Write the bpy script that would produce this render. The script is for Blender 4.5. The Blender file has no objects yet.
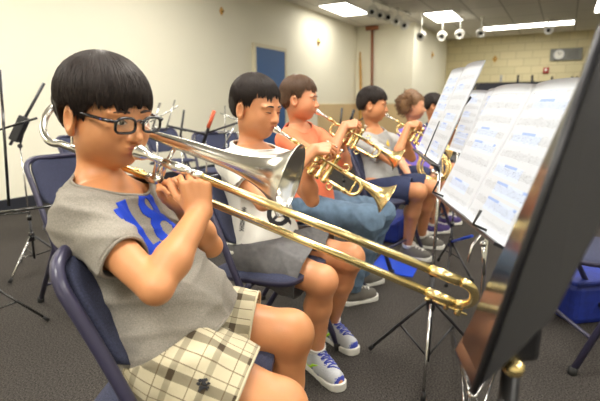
import bpy, bmesh, math, random
import numpy as np
from mathutils import Vector, Matrix
from mathutils.bvhtree import BVHTree

random.seed(7)
RNG = np.random.default_rng(7)
SC = bpy.context.scene
COL = SC.collection
A = np.array
PI = math.pi

# ------------------------------------------------------------------ camera geometry
H = 1.0                       # camera height (m)
PITCH = math.radians(12.1)
FPX = 450.0                   # focal length in pixels of a 600 px wide frame
CP, SP = math.cos(PITCH), math.sin(PITCH)
RIGHT = A([1., 0, 0]); FWD = A([0, CP, -SP]); UPV = A([0, SP, CP]); CAM = A([0, 0, H])

def P(px, py, d):
    """a point of the place seen at a pixel, d metres along the optical axis"""
    return CAM + d * (FWD + (px - 300) / FPX * RIGHT + (200.5 - py) / FPX * UPV)

def ray(px, py):
    return FWD + (px - 300) / FPX * RIGHT + (200.5 - py) / FPX * UPV

def on_z(px, py, z):
    r = ray(px, py); return CAM + r * ((z - H) / r[2])

def on_plane(px, py, n, c):
    r = ray(px, py); n = A(n, float); return CAM + r * ((c - CAM @ n) / (r @ n))

E1 = A([.5, .8660254, 0]); E2 = A([.8660254, -.5, 0])     # along the rows of the room / across it
ROOMYAW = math.radians(60)                               # E1's angle from +X
def UV(u, v, z=0.): return E1 * u + E2 * v + A([0, 0, z])

def nrm(v):
    v = A(v, float); return v / max(np.linalg.norm(v), 1e-9)

# ------------------------------------------------------------------ object helpers
def link(o, parent=None):
    COL.objects.link(o)
    if parent is not None: o.parent = parent
    return o

def tag(o, label=None, cat=None, group=None, kind=None):
    if label: o['label'] = label
    if cat: o['category'] = cat
    if group: o['group'] = group
    if kind: o['kind'] = kind
    return o

def empty(name, loc=(0, 0, 0), rz=0.):
    o = bpy.data.objects.new(name, None); o.location = [float(x) for x in loc]; o.rotation_euler.z = rz
    o.empty_display_size = .05
    return link(o)

def raw_mesh(name, verts, faces, smooth=True, mats=(), fmat=None):
    me = bpy.data.meshes.new(name)
    verts = np.asarray(verts, dtype=np.float32)
    if isinstance(faces, np.ndarray) and faces.ndim == 2:
        n, k = faces.shape
        me.vertices.add(len(verts)); me.vertices.foreach_set('co', verts.ravel())
        me.loops.add(n * k); me.loops.foreach_set('vertex_index', faces.astype(np.int32).ravel())
        me.polygons.add(n)
        me.polygons.foreach_set('loop_start', np.arange(0, n * k, k, dtype=np.int32))
        me.update(calc_edges=True); me.validate()
    else:
        me.from_pydata([tuple(map(float, v)) for v in verts], [], [tuple(map(int, f)) for f in faces])
        me.update()
    me.polygons.foreach_set('use_smooth', np.full(len(me.polygons), bool(smooth)))
    for m in mats: me.materials.append(m)
    if fmat is not None and len(fmat) == len(me.polygons):
        me.polygons.foreach_set('material_index', np.asarray(fmat, dtype=np.int32))
    me.update()
    return me

class MB:
    """collects shapes into one mesh"""
    def __init__(s): s.v = []; s.f = []; s.m = []; s.sm = []
    def add(s, verts, faces, mi=0, smooth=True):
        b = len(s.v); s.v += [tuple(map(float, v)) for v in verts]
        for f in faces:
            s.f.append(tuple(int(i) + b for i in f)); s.m.append(mi); s.sm.append(smooth)
        return s
    def box(s, c, size, R=None, mi=0, bev=0.):
        c = A(c, float); hx, hy, hz = [x / 2 for x in size]
        R = np.eye(3) if R is None else A(R, float)
        bm = bmesh.new(); bmesh.ops.create_cube(bm, size=1)
        for v in bm.verts: v.co = (v.co.x * 2 * hx, v.co.y * 2 * hy, v.co.z * 2 * hz)
        if bev > 0: bmesh.ops.bevel(bm, geom=bm.edges[:], offset=bev, segments=2, profile=.5, affect='EDGES')
        bm.verts.index_update()
        vs = [c + R @ A(v.co) for v in bm.verts]; fs = [[v.index for v in f.verts] for f in bm.faces]
        bm.free(); return s.add(vs, fs, mi, False)
    def tube(s, pts, r, seg=10, mi=0, cap=True, closed=False, flat=None):
        pts = [A(p, float) for p in pts]; rs = [r] * len(pts) if np.isscalar(r) else list(r)
        kp = [i for i in range(len(pts)) if i == 0 or np.linalg.norm(pts[i] - pts[i - 1]) > 1e-5]; pts = [pts[i] for i in kp]; rs = [rs[i] for i in kp]; n = len(pts)
        T = []
        for i in range(n):
            if closed: t = pts[(i + 1) % n] - pts[i - 1]
            else: t = pts[min(i + 1, n - 1)] - pts[max(i - 1, 0)]
            T.append(nrm(t))
        ref = A([0, 0, 1.]) if abs(T[0][2]) < .9 else A([1., 0, 0])
        u = nrm(np.cross(T[0], ref)); vs = []
        for i in range(n):
            u = nrm(u - T[i] * (u @ T[i])); w = np.cross(T[i], u)
            for k in range(seg):
                a = 2 * PI * k / seg
                vs.append(pts[i] + rs[i] * (math.cos(a) * u + math.sin(a) * w))
        fs = []
        for i in range(n if closed else n - 1):
            j = (i + 1) % n
            for k in range(seg):
                k2 = (k + 1) % seg
                fs.append((i * seg + k, i * seg + k2, j * seg + k2, j * seg + k))
        s.add(vs, fs, mi, True)
        if cap and not closed:
            b = len(s.v) - n * seg
            s.f.append(tuple(b + k for k in reversed(range(seg)))); s.m.append(mi); s.sm.append(False)
            s.f.append(tuple(b + (n - 1) * seg + k for k in range(seg))); s.m.append(mi); s.sm.append(False)
        return s
    def lathe(s, o, axis, prof, seg=28, mi=0):
        """prof: list of (distance along axis, radius)"""
        o = A(o, float); ax = nrm(axis)
        ref = A([0, 0, 1.]) if abs(ax[2]) < .9 else A([1., 0, 0])
        u = nrm(np.cross(ax, ref)); w = np.cross(ax, u); vs = []
        for (t, r) in prof:
            for k in range(seg):
                a = 2 * PI * k / seg; vs.append(o + ax * t + r * (math.cos(a) * u + math.sin(a) * w))
        fs = []
        for i in range(len(prof) - 1):
            for k in range(seg):
                k2 = (k + 1) % seg
                fs.append((i * seg + k, i * seg + k2, (i + 1) * seg + k2, (i + 1) * seg + k))
        return s.add(vs, fs, mi, True)
    def ball(s, c, r, mi=0, seg=14, R=None):
        c = A(c, float); r = A([r] * 3 if np.isscalar(r) else r, float); R = np.eye(3) if R is None else R
        vs = []; rings = seg // 2
        for i in range(rings + 1):
            th = PI * i / rings
            for k in range(seg):
                a = 2 * PI * k / seg
                vs.append(c + R @ (r * A([math.sin(th) * math.cos(a), math.sin(th) * math.sin(a), math.cos(th)])))
        fs = [(i * seg + k, (i + 1) * seg + k, (i + 1) * seg + (k + 1) % seg, i * seg + (k + 1) % seg) for i in range(rings) for k in range(seg)]
        return s.add(vs, fs, mi, True)
    def prism(s, poly, h, o=(0, 0, 0), U=(1, 0, 0), V=(0, 1, 0), mi=0):
        """2-D polygon extruded by h along U x V"""
        o = A(o, float); U = A(U, float); V = A(V, float); W = np.cross(U, V) * h; n = len(poly)
        vs = [o + U * x + V * y for x, y in poly] + [o + U * x + V * y + W for x, y in poly]
        fs = [tuple(reversed(range(n))), tuple(range(n, 2 * n))] + [(i, (i + 1) % n, n + (i + 1) % n, n + i) for i in range(n)]
        return s.add(vs, fs, mi, False)
    def build(s, name, mats, parent=None):
        mats = mats if isinstance(mats, (list, tuple)) else [mats]
        me = bpy.data.meshes.new(name); me.from_pydata(s.v, [], s.f)
        for m in mats: me.materials.append(m)
        me.polygons.foreach_set('material_index', s.m); me.polygons.foreach_set('use_smooth', s.sm)
        bm = bmesh.new(); bm.from_mesh(me); bmesh.ops.remove_doubles(bm, verts=bm.verts, dist=1e-6)
        bmesh.ops.recalc_face_normals(bm, faces=bm.faces); bm.to_mesh(me); bm.free()
        me.update()
        return link(bpy.data.objects.new(name, me), parent)

def arc(c, a0, a1, r, U, V, n=10):
    c = A(c, float); U = A(U, float); V = A(V, float)
    return [c + r * (math.cos(a0 + (a1 - a0) * i / n) * U + math.sin(a0 + (a1 - a0) * i / n) * V) for i in range(n + 1)]

def smooth_path(pts, n=6):
    """Catmull-Rom through the points"""
    pts = [A(p, float) for p in pts]; q = [2 * pts[0] - pts[1]] + pts + [2 * pts[-1] - pts[-2]]; out = []
    for i in range(1, len(q) - 2):
        for k in range(n):
            t = k / n; a, b, c, d = q[i - 1], q[i], q[i + 1], q[i + 2]
            out.append(.5 * ((2 * b) + (c - a) * t + (2 * a - 5 * b + 4 * c - d) * t * t + (3 * b - a - 3 * c + d) * t ** 3))
    out.append(pts[-1]); return out

def fillet(pts, r, n=6):
    """polyline with rounded corners"""
    pts = [A(p, float) for p in pts]; out = [pts[0]]
    for i in range(1, len(pts) - 1):
        a, b, c = pts[i - 1], pts[i], pts[i + 1]
        ra = min(r, .45 * np.linalg.norm(a - b), .45 * np.linalg.norm(c - b))
        p, q = b + nrm(a - b) * ra, b + nrm(c - b) * ra
        for k in range(n + 1):
            t = k / n; out.append((1 - t) ** 2 * p + 2 * t * (1 - t) * b + t * t * q)
    out.append(pts[-1]); return out

def copy_tree(o, parent=None):
    c = o.copy(); COL.objects.link(c)
    if parent is not None: c.parent = parent
    for ch in list(o.children): copy_tree(ch, c)
    return c

# ------------------------------------------------------------------ materials
def new_mat(name):
    m = bpy.data.materials.new(name); m.use_nodes = True
    nt = m.node_tree; b = nt.nodes['Principled BSDF']; return m, nt, b

def lin(c):
    """sRGB 0-255 -> linear"""
    return tuple((x / 255 / 12.92) if x / 255 <= .04045 else ((x / 255 + .055) / 1.055) ** 2.4 for x in c) + (1.,)

def mat(name, rgb, rough=.5, metal=0., bump=0., bscale=200., vary=0., vscale=30., sss=0., coat=0., spec=.5, emit=0., detail=4.):
    m, nt, b = new_mat(name); N = nt.nodes; L = nt.links
    col = lin(rgb)
    b.inputs['Base Color'].default_value = col
    b.inputs['Roughness'].default_value = rough; b.inputs['Metallic'].default_value = metal
    b.inputs['Specular IOR Level'].default_value = spec
    if coat: b.inputs['Coat Weight'].default_value = coat; b.inputs['Coat Roughness'].default_value = .1
    if sss:
        b.inputs['Subsurface Weight'].default_value = sss; b.inputs['Subsurface Radius'].default_value = (.012, .005, .003)
        b.inputs['Subsurface Scale'].default_value = .4
    if emit: b.inputs['Emission Color'].default_value = col; b.inputs['Emission Strength'].default_value = emit
    tc = N.new('ShaderNodeTexCoord')
    if vary:
        nz = N.new('ShaderNodeTexNoise'); nz.inputs['Scale'].default_value = vscale; nz.inputs['Detail'].default_value = detail
        L.new(tc.outputs['Object'], nz.inputs['Vector'])
        mx = N.new('ShaderNodeMix'); mx.data_type = 'RGBA'
        mx.inputs['A'].default_value = tuple(max(0, c * (1 - vary)) for c in col[:3]) + (1,)
        mx.inputs['B'].default_value = tuple(min(1, c * (1 + vary)) for c in col[:3]) + (1,)
        rp = N.new('ShaderNodeMapRange'); rp.inputs['From Min'].default_value = .3; rp.inputs['From Max'].default_value = .7
        L.new(nz.outputs['Fac'], rp.inputs['Value']); L.new(rp.outputs['Result'], mx.inputs['Factor'])
        L.new(mx.outputs['Result'], b.inputs['Base Color'])
    if bump:
        nb = N.new('ShaderNodeTexNoise'); nb.inputs['Scale'].default_value = bscale; nb.inputs['Detail'].default_value = 3
        L.new(tc.outputs['Object'], nb.inputs['Vector'])
        bp = N.new('ShaderNodeBump'); bp.inputs['Strength'].default_value = bump; bp.inputs['Distance'].default_value = .002
        L.new(nb.outputs['Fac'], bp.inputs['Height']); L.new(bp.outputs['Normal'], b.inputs['Normal'])
    return m

M = {}
M['skin_hero'] = mat('skin_tan', (208, 144, 96), .45, sss=.12, bump=.12, bscale=350, vary=.06, vscale=18)
M['skin_boy'] = mat('skin_warm', (204, 140, 96), .45, sss=.12, bump=.12, bscale=350, vary=.06, vscale=18)
M['skin_olive'] = mat('skin_olive', (208, 142, 102), .45, sss=.12, vary=.06, vscale=18)
M['skin_pink'] = mat('skin_fair', (218, 156, 120), .45, sss=.12, vary=.06, vscale=18)
M['lips'] = mat('lip_skin', (190, 112, 92), .4, sss=.1)
M['hair_black'] = mat('hair_black', (38, 29, 25), .5, vary=.35, vscale=160, spec=.3)
M['hair_brown'] = mat('hair_dark_brown', (88, 64, 46), .45, vary=.35, vscale=160, spec=.4)
M['hair_curl'] = mat('hair_curly_brown', (124, 90, 58), .5, vary=.4, vscale=120)
M['eye_white'] = mat('eye_white', (226, 216, 206), .2)
M['eye_dark'] = mat('eye_iris_dark', (30, 18, 12), .12)
M['brow'] = mat('brow_hair', (58, 40, 32), .6)
M['brass'] = mat('lacquered_brass', (250, 228, 164), .26, 1.)
M['brass_dark'] = mat('aged_brass', (226, 190, 122), .26, 1.)
M['silver'] = mat('polished_nickel', (226, 223, 214), .2, 1.)
M['chrome'] = mat('chrome_rod', (205, 205, 203), .2, 1.)
M['black_metal'] = mat('black_enamel_metal', (34, 34, 38), .38, 0., bump=.05)
M['black_gloss'] = mat('black_polished_metal', (30, 30, 32), .16, 0., coat=.45)
M['black_plastic'] = mat('black_acetate', (18, 18, 24), .2, coat=.5)
M['rubber'] = mat('black_rubber', (24, 24, 25), .7)
M['chair_metal'] = mat('navy_painted_steel', (56, 54, 78), .38, .0, coat=.15)
M['chair_fabric'] = mat('navy_woven_upholstery', (56, 60, 84), .92, bump=.9, bscale=420, vary=.35, vscale=330)
M['white_cloth'] = mat('white_cotton', (232, 230, 222), .9, bump=.25, bscale=500, vary=.03)
M['gray_cloth'] = mat('heather_grey_cotton', (146, 140, 130), .95, bump=.4, bscale=600, vary=.22, vscale=420)
M['lightgray_cloth'] = mat('light_grey_cotton', (176, 176, 174), .95, bump=.3, bscale=500, vary=.1, vscale=300)
M['orange_cloth'] = mat('coral_orange_cotton', (244, 130, 92), .92, bump=.3, bscale=500, vary=.06, vscale=200)
M['purple_cloth'] = mat('purple_cotton', (124, 104, 196), .92, bump=.3, bscale=500)
M['navy_cloth'] = mat('navy_cotton', (44, 52, 84), .92, bump=.3, bscale=400, vary=.12)
M['shorts_gray'] = mat('charcoal_grey_twill', (104, 103, 104), .92, bump=.35, bscale=500, vary=.14, vscale=60)
M['jeans'] = mat('washed_blue_denim', (92, 114, 136), .92, bump=.5, bscale=600, vary=.25, vscale=22)
M['blue_felt'] = mat('royal_blue_felt', (26, 66, 196), .9, bump=.3, bscale=500)
M['black_print'] = mat('black_ink_print', (40, 40, 44), .8)
M['shoe_gray'] = mat('shoe_grey_mesh', (176, 178, 182), .8, bump=.5, bscale=500)
M['shoe_blue'] = mat('shoe_blue_overlay', (52, 66, 158), .5)
M['shoe_lime'] = mat('shoe_lime_mark', (176, 226, 40), .5)
M['shoe_sole'] = mat('shoe_pale_sole', (206, 204, 196), .7, vary=.08)
M['shoe_canvas'] = mat('shoe_grey_canvas', (96, 92, 86), .85, bump=.4)
M['shoe_purple'] = mat('shoe_purple_canvas', (70, 56, 112), .8)
M['sock'] = mat('white_knit_sock', (226, 224, 218), .95, bump=.8, bscale=500)
M['blue_plastic'] = mat('cobalt_blue_plastic', (22, 70, 200), .4, bump=.05)
M['blue_case'] = mat('blue_nylon_case', (24, 44, 132), .55, bump=.3, bscale=150, vary=.2)
M['red_plastic'] = mat('red_orange_band', (200, 84, 48), .4)
# ------------------------------------------------------------------ solid modelling: smooth unions on a grid, meshed as one surface
class Field:
    def __init__(s, lo, hi, h):
        s.h = h; s.lo = A(lo, float); n = np.ceil((A(hi) - s.lo) / h).astype(int) + 1
        s.ax = [s.lo[i] + h * np.arange(n[i]) for i in range(3)]
        s.d = np.full(n, 1., np.float32); s.m = np.zeros(n, np.int8)
    def sub(s, lo, hi):
        sl = []
        for i in range(3):
            a = int(max(0, math.floor((lo[i] - s.lo[i]) / s.h))); b = int(min(len(s.ax[i]), math.ceil((hi[i] - s.lo[i]) / s.h) + 1))
            sl.append(slice(a, max(a, b)))
        return tuple(sl)
    def apply(s, lo, hi, fn, k=.01, mi=0, op='add'):
        pad = k + 2.5 * s.h; sl = s.sub(A(lo) - pad, A(hi) + pad)
        if any(q.stop <= q.start for q in sl): return s
        x, y, z = np.meshgrid(*[s.ax[i][sl[i]] for i in range(3)], indexing='ij', sparse=True)
        e = fn(x, y, z).astype(np.float32); d = s.d[sl]
        if op == 'add':
            hh = np.maximum(k - np.abs(d - e), 0) / max(k, 1e-6); r = np.minimum(d, e) - hh * hh * k * .25
            if mi is not None: s.m[sl] = np.where(e < d, mi, s.m[sl])
        elif op == 'cut':
            hh = np.maximum(k - np.abs(d + e), 0) / max(k, 1e-6); r = np.maximum(d, -e) + hh * hh * k * .25
        elif op == 'and':
            r = np.maximum(d, e)
        elif op == 'paint':
            s.m[sl] = np.where(e < 0, mi, s.m[sl]); r = d
        s.d[sl] = r; return s
    def cone(s, a, b, ra, rb=None, k=.01, mi=0, op='add'):
        a = A(a, float); b = A(b, float); rb = ra if rb is None else rb; ba = b - a; L2 = max(ba @ ba, 1e-9)
        def fn(x, y, z):
            px, py, pz = x - a[0], y - a[1], z - a[2]
            t = np.clip((px * ba[0] + py * ba[1] + pz * ba[2]) / L2, 0, 1)
            return np.sqrt((px - t * ba[0]) ** 2 + (py - t * ba[1]) ** 2 + (pz - t * ba[2]) ** 2) - (ra + (rb - ra) * t)
        R = max(ra, rb); return s.apply(np.minimum(a, b) - R, np.maximum(a, b) + R, fn, k, mi, op)
    def sleeve(s, a, b, ra, rb, k=.02, mi=0):
        """tapered limb tube, open end cut flat at b"""
        a = A(a, float); b = A(b, float); ba = b - a; L = np.linalg.norm(ba); d = ba / L
        def fn(x, y, z):
            px, py, pz = x - a[0], y - a[1], z - a[2]; q = px * d[0] + py * d[1] + pz * d[2]; t = np.clip(q / L, 0, 1.2)
            return np.maximum(np.sqrt((px - t * L * d[0]) ** 2 + (py - t * L * d[1]) ** 2 + (pz - t * L * d[2]) ** 2) - (ra + (rb - ra) * t), q - L)
        R = max(ra, rb); return s.apply(np.minimum(a, b) - R, np.maximum(a, b) + R, fn, k, mi)
    def ell(s, c, r, R=None, k=.01, mi=0, op='add'):
        c = A(c, float); r = A([r] * 3 if np.isscalar(r) else r, float); R = np.eye(3) if R is None else A(R)
        def fn(x, y, z):
            p = [(x - c[0]) * R[0, i] + (y - c[1]) * R[1, i] + (z - c[2]) * R[2, i] for i in range(3)]
            k0 = np.sqrt(sum((p[i] / r[i]) ** 2 for i in range(3))); k1 = np.sqrt(sum((p[i] / r[i] ** 2) ** 2 for i in range(3)))
            return k0 * (k0 - 1) / np.maximum(k1, 1e-6)
        e = np.sqrt((R ** 2) @ (r ** 2)); return s.apply(c - e, c + e, fn, k, mi, op)
    def loft(s, o, U, F, L, ts, cs, fs, ss, k=.02, mi=0, infl=0., op='add', sh=None):
        """stack of ellipses: along U from o, front axis F; centre shift cs, half depth fs, half width ss, side shift sh"""
        o = A(o, float); S = np.cross(U, F)
        def fn(x, y, z):
            px, py, pz = x - o[0], y - o[1], z - o[2]
            t = (px * U[0] + py * U[1] + pz * U[2]) / L
            sh_ = np.shape(t); tt = t.ravel()
            c = np.interp(tt, ts, cs).reshape(sh_); a = np.interp(tt, ts, fs).reshape(sh_) + infl; b = np.interp(tt, ts, ss).reshape(sh_) + infl
            f = px * F[0] + py * F[1] + pz * F[2] - c; q = px * S[0] + py * S[1] + pz * S[2]
            if sh is not None: q = q - np.interp(tt, ts, sh).reshape(sh_)
            k0 = np.sqrt((f / a) ** 2 + (q / b) ** 2); k1 = np.sqrt((f / a ** 2) ** 2 + (q / b ** 2) ** 2)
            d = k0 * (k0 - 1) / np.maximum(k1, 1e-6)
            return np.maximum(d, np.maximum((t - ts[-1]) * L, (ts[0] - t) * L) - infl)
        R = max(max(fs), max(ss)) + infl + max(abs(c) for c in cs); p, q = o + U * ts[0] * L, o + U * ts[-1] * L
        return s.apply(np.minimum(p, q) - R, np.maximum(p, q) + R, fn, k, mi, op)
    def wrinkle(s, amp, fn):
        x, y, z = np.meshgrid(*s.ax, indexing='ij', sparse=True); near = np.abs(s.d) < .03
        w = fn(x, y, z); w = np.broadcast_to(w, s.d.shape)
        s.d = np.where(near, s.d + amp * w, s.d).astype(np.float32); return s
    def nets(s):
        d = s.d; ins = (d < 0)
        nx, ny, nz = d.shape; cnt = np.zeros((nx - 1, ny - 1, nz - 1), np.uint8)
        offs = [(i, j, k) for i in (0, 1) for j in (0, 1) for k in (0, 1)]
        for i, j, k in offs: cnt += ins[i:nx - 1 + i, j:ny - 1 + j, k:nz - 1 + k]
        act = (cnt > 0) & (cnt < 8); idx = np.argwhere(act); vid = np.full(act.shape, -1, np.int32); vid[act] = np.arange(len(idx))
        val = {o: d[idx[:, 0] + o[0], idx[:, 1] + o[1], idx[:, 2] + o[2]] for o in offs}
        acc = np.zeros((len(idx), 3)); n = np.zeros(len(idx))
        for a in offs:
            for ax in range(3):
                if a[ax] == 0:
                    b = list(a); b[ax] = 1; b = tuple(b); va, vb = val[a], val[b]; c = (va < 0) != (vb < 0)
                    t = np.where(c, va / np.where(c, va - vb, 1), 0); p = np.tile(A(a, float), (len(idx), 1)); p[:, ax] += t
                    acc[c] += p[c]; n[c] += 1
        V = s.lo + s.h * (idx + acc / n[:, None]); Fs = []
        for ax in range(3):
            o1, o2 = [(1, 2), (2, 0), (0, 1)][ax]
            n1 = [nx, ny, nz]; sl = [slice(0, None)] * 3
            lo_ = [slice(1, n1[i] - 1) for i in range(3)]; lo_[ax] = slice(0, n1[ax] - 1)
            hi_ = list(lo_); hi_[ax] = slice(1, n1[ax])
            a, b = ins[tuple(lo_)], ins[tuple(hi_)]; e = np.argwhere(a != b)
            if not len(e): continue
            flip = a[e[:, 0], e[:, 1], e[:, 2]]; base = e.copy()
            for i in range(3):
                if i != ax: base[:, i] += 1
            q = []
            for da, db in ((0, 0), (-1, 0), (-1, -1), (0, -1)):
                c = base.copy(); c[:, o1] += da; c[:, o2] += db; q.append(vid[c[:, 0], c[:, 1], c[:, 2]])
            q = np.stack(q, 1); q[~flip] = q[~flip][:, ::-1]; Fs.append(q)
        F = np.concatenate(Fs); F = F[(F >= 0).all(1)]
        mi = s.m[idx[:, 0], idx[:, 1], idx[:, 2]][F[:, 0]]
        return V, F, mi
    def mesh(s, name, mats, parent=None, keep=None, solid=0., smooth=2):
        V, F, mi = s.nets()
        for _ in range(smooth): V = relax(V, F)
        if keep is not None:
            ok = keep(V); F_ = F[ok[F].all(1)]; mi = mi[ok[F].all(1)]
            used = np.unique(F_); mp = np.full(len(V), -1); mp[used] = np.arange(len(used)); V = V[used]; F = mp[F_]
        mats = mats if isinstance(mats, (list, tuple)) else [mats]
        o = link(bpy.data.objects.new(name, raw_mesh(name, V, F, True, mats, mi if len(mats) > 1 else None)), parent)
        if solid:
            md = o.modifiers.new('thickness', 'SOLIDIFY'); md.thickness = solid; md.offset = -1
        return o

def relax(V, F, w=.5):
    acc = np.zeros_like(V); n = np.zeros(len(V))
    for a, b in ((0, 1), (1, 2), (2, 3), (3, 0)):
        np.add.at(acc, F[:, a], V[F[:, b]]); np.add.at(n, F[:, a], 1)
        np.add.at(acc, F[:, b], V[F[:, a]]); np.add.at(n, F[:, b], 1)
    return V * (1 - w) + w * acc / np.maximum(n, 1)[:, None]

def frame(f, u):
    """columns: forward, left, up"""
    f = nrm(f); u = nrm(A(u, float) - f * (A(u, float) @ f)); l = np.cross(u, f)
    return np.stack([f, l, u], 1)

def head_frame(yaw, pitch, roll=0.):
    """yaw in degrees turned from +X towards the camera side (-Y); pitch down positive"""
    y, p, r = [math.radians(a) for a in (yaw, pitch, roll)]
    f = A([math.cos(y) * math.cos(p), -math.sin(y) * math.cos(p), -math.sin(p)])
    R = frame(f, (0, 0, 1)); u = R[:, 2] * math.cos(r) + R[:, 1] * math.sin(r)
    return frame(f, u)

# ------------------------------------------------------------------ people
def add_head(F, o, R, s, lipmi=1):
    def T(p): return o + R @ (A(p, float) * s)
    e = lambda c, r, k=.02, rot=None, mi=0, op='add': F.ell(T(c), A(r if not np.isscalar(r) else [r] * 3) * s, R if rot is None else R @ rot, k * s, mi, op)
    e((-.012, 0, .031), (.090, .074, .076), .01)                 # cranium
    e((.022, 0, .0), (.066, .064, .072), .03)                    # upper face
    e((.028, 0, -.045), (.054, .050, .055), .035)                 # lower face
    e((.056, 0, -.086), (.024, .026, .019), .035)                # chin
    for y in (-1, 1):
        e((.046, y * .034, -.036), (.034, .030, .036), .03)      # cheek
        e((.004, y * .040, -.058), (.034, .020, .030), .04)      # jaw corner
        e((.074, y * .030, .016), (.014, .026, .008), .014)      # brow
        e((.094, y * .031, -.003), (.012, .016, .0085), .010, op='cut')   # eye socket
        e((.0755, y * .031, -.003), (.0135, .0155, .012), .005)  # lids
    F.cone(T((.085, 0, .002)), T((.102, 0, -.030)), .0072 * s, .0100 * s, .008 * s)
    e((.102, 0, -.032), (.0115, .0115, .0095), .008)
    for y in (-1, 1): e((.093, y * .0125, -.036), (.009, .0065, .0065), .006)
    e((.079, 0, -.058), (.016, .026, .016), .015)                # muzzle
    e((.0925, 0, -.0555), (.0065, .019, .0048), .004, mi=lipmi)
    e((.0905, 0, -.0665), (.0068, .016, .0052), .004, mi=lipmi)
    tl = math.radians(-14); rt = A([[math.cos(tl), 0, math.sin(tl)], [0, 1, 0], [-math.sin(tl), 0, math.cos(tl)]])
    for y in (-1, 1):
        yw = math.radians(18 * y); ry = A([[math.cos(yw), -math.sin(yw), 0], [math.sin(yw), math.cos(yw), 0], [0, 0, 1]]) @ rt
        e((-.013, y * .0785, -.018), (.0235, .0095, .032), .004, ry)
        e((-.006, y * .0870, -.015), (.013, .0075, .019), .003, ry, op='cut')
        e((-.006, y * .078, -.043), (.009, .006, .009), .004)

def add_hand(F, w, fd, pn, right, s=1., curl=(35, 45, 30), thumb=(.6, .6, .5), spread=0., curls=None, thumb_bend=.5):
    """palm from wrist w along fd, palm facing pn; each finger three bent segments"""
    fd = nrm(fd); pn = A(pn, float); pn = nrm(pn - fd * (pn @ fd)); t = np.cross(fd, pn) * (1 if right else -1)
    kn = []
    for i, (ox, ol) in enumerate(((.0275, .068), (.0092, .071), (-.009, .067), (-.0265, .060))):
        k = w + s * (fd * ol + t * ox - pn * .003); kn.append(k)
        F.cone(w + s * (t * ox * .55), k, .0125 * s, .0088 * s, .010 * s)
    F.cone(w + s * (fd * .015 + t * .02 + pn * .004), w + s * (fd * .045 + t * .024 + pn * .004), .012 * s, .011 * s, .01 * s)
    segs = ((.034, .021, .017), (.038, .024, .018), (.035, .022, .017), (.027, .017, .015))
    for i in range(4):
        c = curls[i] if curls is not None else curl; p = kn[i]; ang = 0.; sp = spread * (1.5 - i) * .12
        for j in range(3):
            ang += math.radians(c[j] + (i * 3 if j == 0 else 0)); d = nrm(fd * math.cos(ang) + pn * math.sin(ang) + t * sp)
            q = p + d * segs[i][j] * s; r = (.0074, .0067, .0060)[j] * s * (.9 if i == 3 else 1)
            F.cone(p, q, r, r * .93, .002 * s); p = q
    b = w + s * (fd * .018 + t * .024 + pn * .008); d = nrm(fd * thumb[0] + t * thumb[1] + pn * thumb[2]); q = b + d * .034 * s
    F.cone(b, q, .0115 * s, .0095 * s, .008 * s)
    d2 = nrm(d + fd * .5 * thumb_bend + pn * .3 * thumb_bend - t * .35 * thumb_bend); q2 = q + d2 * .026 * s; F.cone(q, q2, .0095 * s, .0085 * s, .004 * s)
    d3 = nrm(d2 + fd * .2 * thumb_bend - t * .25 * thumb_bend); F.cone(q2, q2 + d3 * .018 * s, .0088 * s, .0072 * s, .003 * s)

def torso_axes(J):
    pel = (J['hipR'] + J['hipL']) / 2; up = nrm(J['neck'] - pel); left = nrm((J['shL'] - J['shR']) + .6 * (J['hipL'] - J['hipR']))
    fr = nrm(np.cross(left, up)); left = np.cross(up, fr); return pel, up, fr, left, np.linalg.norm(J['neck'] - pel)

TT = (-.22, -.05, .2, .45, .7, .88, 1.0)
def torso(F, J, s, infl=0., k=.03, belly=0.):
    pel, up, fr, left, L = torso_axes(J)
    F.loft(pel, up, fr, L, TT, (.0, -.005, -.02 + belly * .4, -.026 + belly * .3, -.022, -.012, 0), [x * s for x in (.066, .083, .080 + belly, .082 + belly * .6, .084, .066, .045)],
           [x * s for x in (.085, .100, .098 + belly * .5, .105, .116, .10, .06)], k, 0, infl)

def body(name, S, h):
    J = S['J']; s = S.get('s', 1.); pts = A([J[k] for k in J]); lo = pts.min(0) - .16; hi = pts.max(0) + .16
    o, R, hs = S['head']; hi = np.maximum(hi, o + .16); lo = np.minimum(lo, o - .16); lo[2] = max(lo[2], .005)
    F = Field(lo, hi, h); torso(F, J, s)
    F.cone(J['hipR'], J['hipL'], .066 * s, .066 * s, .03)
    nk = o + R @ A([-.034, 0, -.050]) * hs
    F.cone(J['neck'] - .02 * nrm(nk - J['neck']), nk, .042 * s, .0375 * s, .012)
    fat = S.get('fat', 1.)
    for q in 'RL':
        F.cone(J['neck'] - A([0, 0, .02]), J['sh' + q], .040 * s, .046 * s, .04)
        F.cone(J['sh' + q], J['el' + q], .043 * s * fat, .031 * s * fat, .015)
        F.cone(J['el' + q], J['el' + q] * .65 + J['wr' + q] * .35, .0295 * s * fat, .0345 * s * fat, .010)
        F.cone(J['el' + q] * .65 + J['wr' + q] * .35, J['wr' + q], .034 * s * fat, .0215 * s, .015)
        F.cone(J['hip' + q], J['kn' + q], .072 * s, .053 * s, .03)
        kn, an = J['kn' + q], J['an' + q]; back = -nrm(A([*(J['to' + q] - an)[:2], 0]))
        F.ell(kn + A([0, 0, .004]), .052 * s, None, .02)
        F.cone(kn, kn * .65 + an * .35 + back * .012, .049 * s, .050 * s, .02); F.cone(kn * .65 + an * .35 + back * .012, an, .050 * s, .029 * s, .02)
        F.cone(an, an * .25 + J['to' + q] * .75 - A([0, 0, .0]), .027 * s, .02 * s, .015)
    add_head(F, o, R, hs)
    for q in 'RL':
        if q in S['hands']: add_hand(F, J['wr' + q], right=(q == 'R'), **S['hands'][q])
    ob = F.mesh('person', [S['skin'], M['lips']], smooth=1)
    return ob

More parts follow.
